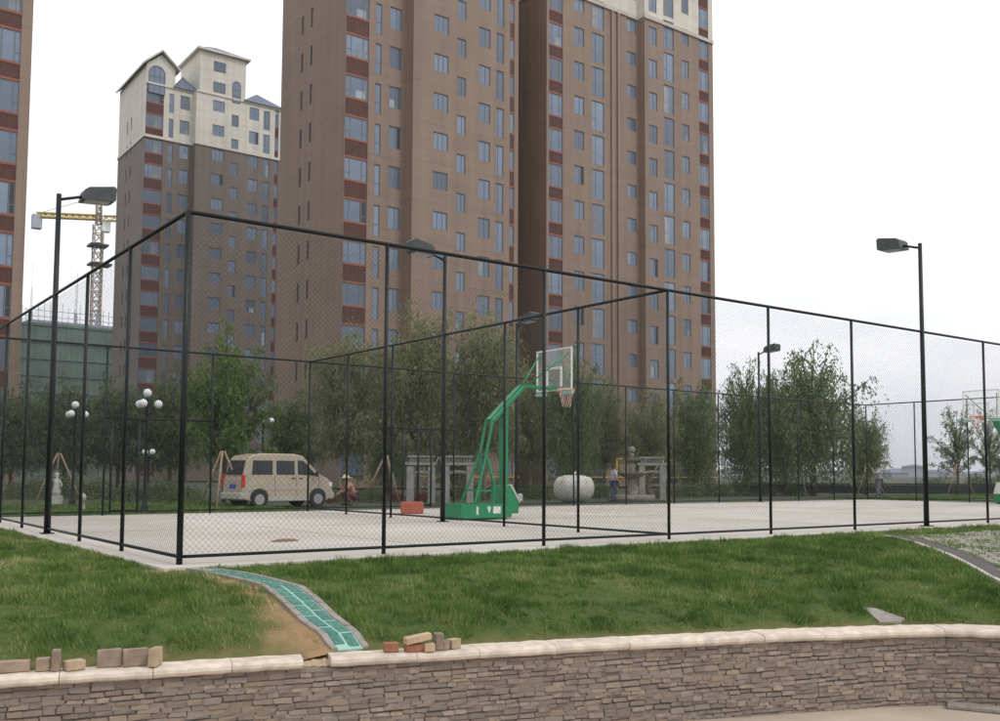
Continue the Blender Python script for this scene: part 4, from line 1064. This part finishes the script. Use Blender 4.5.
# shrubs and hedges
def leafball(rx, ry, rz_, n, seed, lm, sz=.07):
    g = np.random.default_rng(seed); v = g.normal(0, 1, (n, 3)); v /= np.linalg.norm(v, axis=1)[:, None]
    r_ = g.uniform(.55, 1.08, n)[:, None]*(1+.25*np.sin(v[:, :1]*5+seed)*np.cos(v[:, 1:2]*4)); C_ = v*r_*np.array([rx, ry, rz_]); C_[:, 2] = np.abs(C_[:, 2])
    d = g.normal(0, 1, (n, 3)); d /= np.linalg.norm(d, axis=1)[:, None]; s2 = np.cross(d, g.normal(0, 1, (n, 3))); s2 /= np.linalg.norm(s2, axis=1)[:, None]
    V = np.stack([C_, C_+d*sz+s2*sz*.4, C_+d*2*sz, C_+d*sz-s2*sz*.4], 1).reshape(-1, 3)
    return np_mesh('foliage', V, np.arange(4*n).reshape(n, 4), lm)
SHR = [(338, 40, .55, 'leaf_dark', 'dark shrub behind the nose of the minivan'), (372, 40, .7, 'leaf_dark', 'dark shrub right of the squatting worker'), (395, 41, .45, 'leaf_red', 'low red-leaved shrub left of the gate'),
 (330, 38, .3, 'leaf_red', 'low red-leaved shrub beside the minivan nose'), (425, 41, .45, 'leaf_red', 'low red-leaved shrub behind the gate frame'), (540, 46, .8, 'leaf_dark', 'dark round shrub left of the pumpkin sculpture'), (528, 48, .8, 'leaf_dark', 'dark shrub behind the hoop base'),
 (668, 50, .7, 'leaf_dark', 'dark shrub right of the fountain'), (690, 52, .9, 'leaf_dark', 'dark shrub below the right globe lamp'), (715, 54, .9, 'leaf_dark', 'dark shrub under the willow right of the tower'), (735, 55, .9, 'leaf_dark', 'dark shrub left of the far floodlight pole'),
 (765, 56, .8, 'leaf_dark', 'dark shrub at the foot of the far floodlight pole'), (795, 56, .7, 'leaf_dark', 'dark shrub under the loose willow'), (130, 38, .9, 'leaf_dark', 'dark shrub behind the left gate frame'), (160, 40, 1.0, 'leaf_dark', 'dark clipped shrub right of the four-globe lamp'),
 (182, 38, .8, 'leaf_green', 'green shrub left of the minivan'), (28, 42, 1.0, 'leaf_dark', 'dark shrub at the left edge beyond the grass'), (95, 43, 1.0, 'leaf_dark', 'dark shrub behind the white statue'), (982, 70, 1.5, 'leaf_dark', 'dark bush behind the young trees at right'), (938, 75, 1.3, 'leaf_dark', 'low dark bush left of the young round tree'),
 (470, 46, .9, 'leaf_dark', 'dark shrub behind the left side of the hoop base'), (500, 47, .9, 'leaf_dark', 'dark shrub behind the hoop column'), (60, 44, 1.1, 'leaf_dark', 'dark shrub left of the white statue'), (600, 49, .8, 'leaf_dark', 'dark shrub between the pumpkin and the walking person')]
BALL = {k: leafball(1.25, .9, 1., 1500, 3, k, .075) for k in ('leaf_dark', 'leaf_red', 'leaf_green')}
for i, (px, D, s_, lm, lb) in enumerate(SHR):
    p = dep(px, 480, D); t = empty('shrub', (p.x, p.y, -.12), lb, 'shrub', 'shrubs beyond the court', i*2.1)
    link('foliage', BALL[lm], t, (0, 0, .05), (0, 0, 0), (s_*.95, s_*.95, s_*.8))
    m = MB(); m.tube([(0, 0, 0), (.03, 0, s_*.6)], .03, 5); m.tube([(0, 0, 0), (-.1, .05, s_*.5)], .02, 5); m.build('stem', 'bark', t)
# wooden stakes propping the trees
for (px, D, lb) in ((222, 33, 'three wooden stakes propping the tree beside the minivan'), (58, 38, 'three wooden stakes propping a tree behind the left fence'), (440, 42, 'wooden stakes propping a willow behind the hoop counterweight'), (800, 56, 'wooden stakes under the loose willow at right'), (868, 58, 'wooden stakes at the small sparse tree'), (386, 40, 'wooden stakes left of the centre gate'), (662, 46, 'wooden stakes right of the stone fountain'), (958, 59, 'wooden stakes at the young tree standing alone')):
    p = dep(px, 480, D); t = empty('tree_support', (p.x, p.y, -.12), lb, 'tree stakes', 'wooden tree supports')
    for k in range(3):
        a = k*2.1+px; m = MB(); m.tube([(math.cos(a)*.95, math.sin(a)*.95, 0), (math.cos(a)*.06, math.sin(a)*.06, 1.9)], .035, 6); m.build('stake', 'stake', t)

# ============================================================ globe lamps, statue, fountain, sculpture, arches
def globe_lamp(px, D, topy, lb, n=4):
    p = dep(px, 480, D); zt = 1.086+.12+(474-topy)/FL*D; t = empty('globe_lamp', (p.x, p.y, -.12), lb, 'street lamp', 'white globe garden lamps', -YAW)
    m = MB(); m.lathe([(.12, 0), (.12, .15), (.06, .3), (.045, .5), (.04, zt-.35), (.06, zt-.33), (.03, zt-.25)], 10); m.build('pole', 'steel', t)
    pos = [(0, 0, zt-.12)] if n == 4 else []
    for k in range(3 if n == 4 else 2): a = R(-90)+k*R(120) if n == 4 else k*math.pi; pos.append((.40*math.cos(a)*(.8 if n == 4 else .4), .40*math.sin(a)*.8, zt-.45 if n == 4 else zt-.1))
    m = MB()
    for q in pos[(1 if n == 4 else 0):]: m.tube([(0, 0, q[2]-.3), (q[0]*.6, q[1]*.6, q[2]-.26), (q[0], q[1], q[2]-.1)], .018, 5)
    m.build('arms', 'steel', t)
    for q in pos: m = MB(); m.sphere(q, .125, 12); m.build('globe', 'globe', t)
globe_lamp(145, 29, 391, 'nearest white four-globe lamp, above the left gate frame')
globe_lamp(73, 34, 404, 'white four-globe lamp at far left between the fence posts')
globe_lamp(262, 39, 411, 'white four-globe lamp above the rear of the minivan')
globe_lamp(695, 54, 428, 'white globe lamp among the willows right of the fountain')
globe_lamp(148, 42, 452, 'low lamp with two white globes behind the gate frame at left', 2)
def small(name, label, cat, px, D, fn, mt, rz=-YAW):
    p = dep(px, 480, D); m = MB(); r_ = fn(m); return tag(m.build(name, mt, None, (p.x, p.y, -.12), (0, 0, rz)), label, cat)
def f_statue(m):
    m.box((-.22, -.22, 0), (.22, .22, .5)); m.lathe([(.18, .5), (.2, .7), (.13, 1.05), (.15, 1.25), (.05, 1.36), (.1, 1.45), (.1, 1.55), (.02, 1.62)], 10)
    m.tube([(.14, 0, 1.22), (.25, 0, 1.0), (.16, -.1, .9)], .04, 6); m.tube([(-.14, 0, 1.22), (-.3, 0, 1.35), (-.36, 0, 1.6)], .04, 6)
small('statue', 'small white statue on a plinth on the grass at far left', 'statue', 57, 34, f_statue, 'carved').scale = (.72, .72, .72)
def f_boll(m): m.lathe([(.1, 0), (.08, .05), (.06, .4), (.1, .42), (.12, .55), (.07, .68), (.01, .72)], 10)
small('garden_lamp', 'short garden lamp with a white top beside the grass at left', 'garden lamp', 84, 30, f_boll, 'carved').scale = (.75, .75, .75)
def f_box(m): m.bbox((-.16, -.1, 0), (.16, .1, .3), .01); m.box((-.12, -.08, .3), (.12, .08, .33))
small('white_box', 'small white box on the ground just behind the hoop base', 'box', 519, 43, f_box, 'white')
p = dep(574, 480, 41); t = empty('pumpkin_sculpture', (p.x, p.y, -.12), 'large pale rounded pumpkin-like stone beyond the far fence', 'sculpture')
V = []; F = []; nn = 40
for i in range(13):
    ph = math.pi*i/12
    for k in range(nn):
        a = 2*math.pi*k/nn; rb = 1-.11*abs(math.cos(a*4.0))**6 if 0 < i < 12 else 1
        rr = .88*(max(math.sin(ph), .02))**.6*rb; V.append((rr*math.cos(a), rr*math.sin(a), .61-.61*math.cos(ph)*(1-.10*(math.sin(ph) < .5)*(i > 6)) - (.06 if i == 12 else 0)))
for i in range(12):
    for k in range(nn): F.append((i*nn+k, i*nn+(k+1) % nn, (i+1)*nn+(k+1) % nn, (i+1)*nn+k))
m = MB(); m.add(V, F, 0, True); m.build('pumpkin_body', 'carved', t); m = MB(); m.tube([(0, 0, 1.08), (.03, 0, 1.2), (.1, 0, 1.28)], [.07, .05, .04], 7); m.build('stalk', 'carved', t)
p = dep(632, 480, 43); t = empty('fountain', (p.x, p.y, -.12), 'tiered stone fountain with a ball finial beyond the far fence', 'fountain')
for nm, pr_ in (('basin', [(1.0, 0), (1.02, .28), (.95, .3), (.9, .18), (.2, .2)]), ('pedestal', [(.3, .18), (.24, .3), (.3, .55), (.16, .8), (.2, 1.0)]), ('bowl', [(.18, 1.0), (.45, 1.1), (.62, 1.22), (.66, 1.28), (.6, 1.28), (.15, 1.18)]),
                ('stem', [(.16, 1.2), (.12, 1.4), (.17, 1.6), (.1, 1.72)]), ('bowl', [(.1, 1.72), (.3, 1.8), (.40, 1.9), (.36, 1.9), (.1, 1.84)]), ('stem', [(.1, 1.85), (.08, 1.98), (.13, 2.05), (.06, 2.12)])):
    m = MB(); m.lathe(pr_, 20); m.build(nm, 'fountain', t)
m = MB(); m.sphere((0, 0, 2.26), .16, 12); m.build('finial', 'fountain', t)
def archway(px, D, h_, w_, lb):
    p = dep(px, 480, D); t = empty('stone_archway', (p.x, p.y, -.12), lb, 'archway', 'white carved archways in the garden', -YAW)
    for sx in (-1, 1): m = MB(); m.bbox((sx*w_/2-.14, -.14, 0), (sx*w_/2+.14, .14, h_*.8), .02); m.build('pier', 'carved_dull', t)
    m = MB(); r_ = w_/2
    pts = [(r_*math.cos(a), 0, h_*.55+r_*.45*math.sin(a)) for a in np.linspace(0, math.pi, 12)]; m.tube(pts, .08, 6); m.build('arch', 'carved_dull', t)
    m = MB(); m.box((-w_/2-.2, -.16, h_*.8), (w_/2+.2, .16, h_*.86)); m.build('lintel', 'carved_dull', t)
    m = MB(); n = 9
    for k in range(n): x = -w_/2+w_*k/(n-1); m.tube([(x, 0, h_*.86), (x, 0, h_*.96)], [.05, .035], 6)
    m.box((-w_/2-.12, -.08, h_*.96), (w_/2+.12, .08, h_)); m.build('balustrade', 'carved_dull', t)['kind'] = 'stuff'
archway(421, 39, 1.9, .85, 'white archway seen through the centre gate frame'); archway(458, 39, 1.9, .95, 'white archway behind the counterweight of the green hoop'); archway(652, 45, 2.0, .95, 'white archway right behind the stone fountain')
# orange sign frame by the fountain
def f_sign(m):
    m.tube([(0, 0, 0), (0, 0, 1.9)], .035, 6); m.tube([(0, 0, 1.9), (.28, 0, 1.9)], .035, 6); m.tube([(0, 0, 1.62), (.26, 0, 1.62)], .03, 6)
small('sign_frame', 'thin yellow sign frame left of the fountain', 'sign', 617, 46, f_sign, 'yellow')
# low black railing wall at right
a = dep(735, 480, 63); b = dep(1040, 480, 60); t = empty('low_railing', (a.x, a.y, -.12), 'long low black railing beyond the court at right', 'railing', None, math.atan2(b.y-a.y, b.x-a.x)); Ln = (b-a).length
m = MB(); m.box((0, -.04, .62), (Ln, .04, .70)); m.build('rail', 'black', t)
for k in range(int(Ln/1.5)):
    m = MB(); m.box((k*1.5+.04, -.02, .06), (k*1.5+1.46, .02, .60)); 
    if k == 0: pm_ = m.mesh('railing_panel', 'black'); q_ = MB(); q_.box((-.05, -.05, 0), (.05, .05, .74)); pp_ = q_.mesh('post', 'black')
    link('railing_panel', pm_, t, (k*1.5, 0, 0)); link('post', pp_, t, (k*1.5, 0, 0))

# ============================================================ minivan
p = onZ(242, 508, -.1)
van = empty('minivan', (p.x, p.y, -.12), 'champagne minivan parked beyond the far fence facing right', 'van', None, R(5))
Lv, Wv = 3.5, 1.5
side = [(0, .32), (.02, .95), (.07, 1.05), (.22, 1.62), (.34, 1.76), (.8, 1.84), (2.0, 1.84), (2.34, 1.76), (2.95, 1.16), (3.32, .98), (3.47, .82), (3.50, .36), (3.2, .22), (.3, .22)]
def tum(z): return (z-.2)*.075
m = MB(); n = len(side); V = []
for sgn in (0, 1):
    for x, z in side:
        y = tum(z) if sgn == 0 else Wv-tum(z); V.append((x, y, z))
    # inner ring for rounder shoulders
m.add(V, [tuple(range(n)), tuple(range(n, 2*n))[::-1]]+[((i+1) % n, i, n+i, n+(i+1) % n) for i in range(n)])
body = m.build('body', 'van', van)
bv = body.modifiers.new('bevel', 'BEVEL'); bv.width = .045; bv.segments = 3; bv.limit_method = 'ANGLE'; bv.angle_limit = R(25)
def side_glass(pts, nm, mt='tint', off=.006, th=.01):
    for sgn in (0, 1):
        m = MB(); V = []
        for e_ in (off, -th):
            for x, z in pts: y = tum(z)-e_ if sgn == 0 else Wv-tum(z)+e_; V.append((x, y, z))
        k = len(pts); m.add(V, [tuple(range(k)), tuple(range(k, 2*k))[::-1]]+[((i+1) % k, i, k+i, k+(i+1) % k) for i in range(k)]); m.build(nm, mt, van)
side_glass([(.36, 1.12), (1.14, 1.12), (1.14, 1.60), (.42, 1.60)], 'side_window'); side_glass([(1.28, 1.12), (1.98, 1.12), (1.98, 1.60), (1.28, 1.60)], 'side_window')
side_glass([(2.10, 1.12), (2.84, 1.10), (2.34, 1.60), (2.10, 1.62)], 'front_door_window')
side_glass([(.10, .62), (3.44, .62), (3.44, .66), (.10, .66)], 'trim_strip', 'van_low', .012)
side_glass([(.30, .24), (3.2, .24), (3.3, .36), (.2, .36)], 'sill', 'van_low', .008)
for xd in (1.21, 2.04, 2.92): side_glass([(xd, .4), (xd+.014, .4), (xd+.014, 1.1), (xd, 1.1)], 'door_gap', 'black', .003)
side_glass([(1.86, .98), (1.99, .98), (1.99, 1.02), (1.86, 1.02)], 'door_handle', 'black', .02); side_glass([(2.16, .98), (2.28, .98), (2.28, 1.02), (2.16, 1.02)], 'door_handle', 'black', .02)
# rear face
m = MB(); m.add([(.045, .2, 1.12), (.045, Wv-.2, 1.12), (.19, Wv-.26, 1.60), (.19, .26, 1.60), (.075, .2, 1.12), (.075, Wv-.2, 1.12), (.22, Wv-.26, 1.60), (.22, .26, 1.60)], [(0, 3, 2, 1), (4, 5, 6, 7), (0, 1, 5, 4), (2, 3, 7, 6), (0, 4, 7, 3), (1, 2, 6, 5)]); m.build('rear_window', 'tint', van)
for y in (.0, Wv-.13): m = MB(); m.bbox((-.012, y-.006+(.05 if y > 1 else 0), .70), (.10, y+.086+(.05 if y > 1 else 0), 1.12), .02); m.build('tail_light', 'tail', van)
m = MB(); m.box((-.014, .52, .66), (.01, .92, .80)); m.build('number_plate', 'plate', van)
m = MB(); m.bbox((-.06, .01, .28), (.16, Wv-.01, .52), .04); m.build('rear_bumper', 'van_low', van); m = MB(); m.bbox((3.30, .01, .26), (3.56, Wv-.01, .52), .05); m.build('front_bumper', 'van_low', van)
for y in (.03, Wv-.29): m = MB(); m.bbox((3.30, y, .68), (3.485, y+.26, .88), .04); m.build('headlight', 'headl', van)
m = MB(); m.add([(2.98, .16, 1.16), (2.98, Wv-.16, 1.16), (2.38, Wv-.2, 1.755), (2.38, .2, 1.755), (2.95, .16, 1.13), (2.95, Wv-.16, 1.13), (2.35, Wv-.2, 1.72), (2.35, .2, 1.72)], [(0, 1, 2, 3), (7, 6, 5, 4), (0, 4, 5, 1), (2, 6, 7, 3), (1, 5, 6, 2), (3, 7, 4, 0)]); m.build('windscreen', 'tint', van)
for sgn, y in ((-1, -.02), (1, Wv+.02)): m = MB(); m.bbox((2.72, y+(-.14 if sgn < 0 else 0), 1.06), (2.80, y+(0 if sgn < 0 else .14), 1.24), .02); m.build('wing_mirror', 'black', van)
for x in (.62, 2.86):
    m = MB(); 
    for sgn, y in ((0, -.004), (1, Wv+.004)): m.tube([(x, y-.004, .33), (x, y+.004, .33)], .335, 20, smooth=False)
    m.build('wheel_arch', 'black', van)['kind'] = 'stuff'
    for y in (.07, Wv-.07):
        m = MB(); s_ = -1 if y < 1 else 1
        m.tube([(x, y-.1, .29), (x, y+.1, .29)], .285, 20, smooth=False); wh = m.build('wheel', 'tyre', van)
        m = MB(); m.tube([(x, y+s_*.096, .29), (x, y+s_*.106, .29)], .18, 14, smooth=False); m.build('rim', 'rim', wh)

# ============================================================ people
def skin_mesh(name, chains, mt, parent, sub=2):
    """chains: list of lists of (point, radius); chains share points to join; first point of the first chain is the root"""
    V = []; E = []; Rd = []; idx = {}
    for ch in chains:
        prev = None
        for q, r_ in ch:
            key = tuple(round(c, 4) for c in q)
            if key not in idx: idx[key] = len(V); V.append(q); Rd.append(r_)
            i = idx[key]
            if prev is not None: E.append((prev, i))
            prev = i
    me = bpy.data.meshes.new(name); me.from_pydata(V, E, []); me.materials.append(MT[mt])
    o = link(name, me, parent); sk = o.modifiers.new('skin', 'SKIN'); sk.use_smooth_shade = True
    if not me.skin_vertices: me.attributes  # layer is made by the modifier below
    lay = me.skin_vertices[0].data if len(me.skin_vertices) else None
    if lay:
        for i, r_ in enumerate(Rd): rr = r_ if hasattr(r_, '__len__') else (r_, r_); lay[i].radius = rr; lay[i].use_root = (i == 0)
    ss_ = o.modifiers.new('sub', 'SUBSURF'); ss_.levels = sub; ss_.render_levels = sub
    return o, lay is not None
def person(px, D, h_, pose, shirt, trou, label, rz, hat=False):
    """figure of standing height h_, local +y is forward"""
    p = dep(px, 480, D); t = empty('person', (p.x, p.y, -.12), label, 'person', None, rz); k = h_/1.72
    J = pose; S_ = lambda q: tuple(c*k for c in q)
    pel, ch, nk, hd = J['pelvis'], J['chest'], J['neck'], J['head']
    def lim(*names): return [J[n] for n in names]
    body = [[(S_(pel), .12*k), (S_(ch), .13*k), (S_(nk), .05*k), (S_(hd), .085*k), (S_(tuple(np.add(hd, (0, .01, .09)))), .07*k)]]
    hands = []
    for s_ in ('l', 'r'):
        sh, el, wr = J['sh'+s_], J['el'+s_], J['wr'+s_]; hp_, kn, an, to = J['hp'+s_], J['kn'+s_], J['an'+s_], J['to'+s_]
        d = np.subtract(wr, el); d = d/np.linalg.norm(d); palm = tuple(np.add(wr, d*.07))
        body.append([(S_(ch), .13*k), (S_(sh), .055*k), (S_(el), .04*k), (S_(wr), .026*k), (S_(palm), .032*k)])
        body.append([(S_(pel), .12*k), (S_(hp_), .08*k), (S_(kn), .055*k), (S_(an), .035*k), (S_(to), .03*k)])
        sd_ = np.cross(d, (0, 1, 0.2)); sd_ = sd_/np.linalg.norm(sd_)
        for q, (off, ln) in enumerate(((-.03, .07), (-.01, .08), (.01, .075), (.03, .06))):
            b0 = np.add(palm, sd_*off); b1_ = b0+d*ln*.5; b2_ = b1_+d*ln*.45+np.array([0, .018, 0]); body.append([(S_(palm), .032*k), (S_(tuple(b0+d*.02)), .011*k), (S_(tuple(b1_+d*.02)), .01*k), (S_(tuple(b2_+d*.02)), .008*k)])
        tb = np.add(wr, d*.03)+np.array([0, .03, 0]); body.append([(S_(wr), .026*k), (S_(tuple(tb)), .012*k), (S_(tuple(tb+d*.04+np.array([0, .01, 0]))), .009*k)])
    skin_mesh('body', body, 'skin', t)
    shm = [[(S_(tuple(np.add(pel, (0, 0, .02)))), (.17*k, .125*k)), (S_(ch), (.185*k, .14*k)), (S_(tuple(np.subtract(nk, (0, 0, .04)))), .07*k)]]
    for s_ in ('l', 'r'):
        mid = tuple(np.add(J['sh'+s_], np.subtract(J['el'+s_], J['sh'+s_])*.85)); shm.append([(S_(ch), (.185*k, .14*k)), (S_(J['sh'+s_]), .078*k), (S_(mid), .062*k)])
    skin_mesh('shirt', shm, shirt, t)
    tr2 = []
    for s_ in ('l', 'r'):
        an = J['an'+s_]; low = tuple(np.add(J['kn'+s_], np.subtract(an, J['kn'+s_])*.93)); tr2.append([(S_(pel), .15*k), (S_(J['hp'+s_]), .105*k), (S_(J['kn'+s_]), .078*k), (S_(low), .06*k)])
    skin_mesh('trousers', tr2, trou, t)
    for s_ in ('l', 'r'):
        a_, b_ = np.array(J['an'+s_])*k, np.array(J['to'+s_])*k; m = MB(); m.tube([tuple(a_+(0, -.05, -.02)), tuple((a_+b_)/2+(0, 0, -.01)), tuple(b_+(0, .03, 0))], [.045*k, .05*k, .035*k], 8); m.build('shoe', 'black', t)
    hx = np.array(hd)*k
    if hat:
        m = MB(); c_ = (hx[0], hx[1], hx[2]+.06*k); m.lathe([(.24, 0), (.235, .015), (.12, .03), (.10, .11), (.05, .13)], 16, 0, c_); m.build('straw_hat', 'straw', t)
    else:
        m = MB(); m.sphere((hx[0], hx[1]-.018*k, hx[2]+.06*k), .108*k, 12, 0, (.92, 1.02, 1.05)); m.build('hair', 'hair', t)
    m = MB(); m.tube([(hx[0], hx[1]+.075*k, hx[2]+.05*k), (hx[0], hx[1]+.115*k, hx[2]+.01*k)], [.008*k, .018*k], 6); m.build('nose', 'skin', t)
    for sx in (-1, 1): m = MB(); m.sphere((hx[0]+sx*.088*k, hx[1], hx[2]+.03*k), .024*k, 8, 0, (.5, 1, 1.3)); m.build('ear', 'skin', t)
    for sx in (-1, 1): m = MB(); m.sphere((hx[0]+sx*.033*k, hx[1]+.082*k, hx[2]+.045*k), .011*k, 8); m.build('eye', 'black', t)
    m = MB(); m.box((hx[0]-.025*k, hx[1]+.08*k, hx[2]-.035*k), (hx[0]+.025*k, hx[1]+.09*k, hx[2]-.025*k)); m.build('mouth', 'redcloth', t)
    return t
STAND = dict(pelvis=(0, 0, .92), chest=(0, .02, 1.26), neck=(0, .03, 1.46), head=(0, .05, 1.56), shl=(-.19, .02, 1.38), ell=(-.25, -.04, 1.10), wrl=(-.24, .08, .88), shr=(.19, .02, 1.38), elr=(.25, .02, 1.10), wrr=(.22, .2, .94),
             hpl=(-.09, 0, .87), knl=(-.11, .16, .50), anl=(-.11, .10, .08), tol=(-.12, .27, .04), hpr=(.09, 0, .87), knr=(.11, .02, .48), anr=(.11, -.24, .12), tor=(.12, -.09, .04))
RAISE = dict(STAND, ell=(-.28, .16, 1.2), wrl=(-.14, .3, 1.42), knl=(-.13, .1, .49), anr=(.13, -.1, .08), tor=(.14, .07, .04))
SQUAT = dict(pelvis=(0, -.1, .38), chest=(0, .12, .68), neck=(0, .2, .86), head=(0, .24, .96), shl=(-.18, .14, .80), ell=(-.24, .3, .60), wrl=(-.12, .5, .48), shr=(.18, .14, .80), elr=(.24, .3, .58), wrr=(.12, .5, .45),
             hpl=(-.1, -.08, .34), knl=(-.2, .34, .50), anl=(-.18, .1, .08), tol=(-.2, .28, .04), hpr=(.1, -.08, .34), knr=(.2, .34, .5), anr=(.18, .1, .08), tor=(.2, .28, .04))
person(613.5, 42.5, 1.62, STAND, 'shirt', 'jeans', 'person in grey shirt and blue jeans walking beside the fountain', -YAW-R(75))
person(879, 50, 1.8, RAISE, 'shirt', 'greytr', 'person in grey clothes standing at the far right corner of the court', -YAW+R(80))
person(352, 36, 1.7, SQUAT, 'pink', 'redcloth', 'worker in a pale hat and pinkish shirt squatting right of the minivan', -YAW+R(120), True)

# ============================================================ haze
sc_ = bpy.data.materials.new('haze'); sc_.use_nodes = True; t = sc_.node_tree; t.nodes.clear(); o_ = t.nodes.new('ShaderNodeOutputMaterial'); v_ = t.nodes.new('ShaderNodeVolumePrincipled')
v_.inputs['Color'].default_value = (.90, .93, 1, 1); v_.inputs['Density'].default_value = .00022; v_.inputs['Anisotropy'].default_value = .1
t.links.new(v_.outputs[0], o_.inputs['Volume'])
MT['haze'] = sc_
m = MB(); m.box((-420, -420, -2.4), (3520, 4520, 75)); hz = m.build('haze', 'haze'); hz['kind'] = 'stuff'
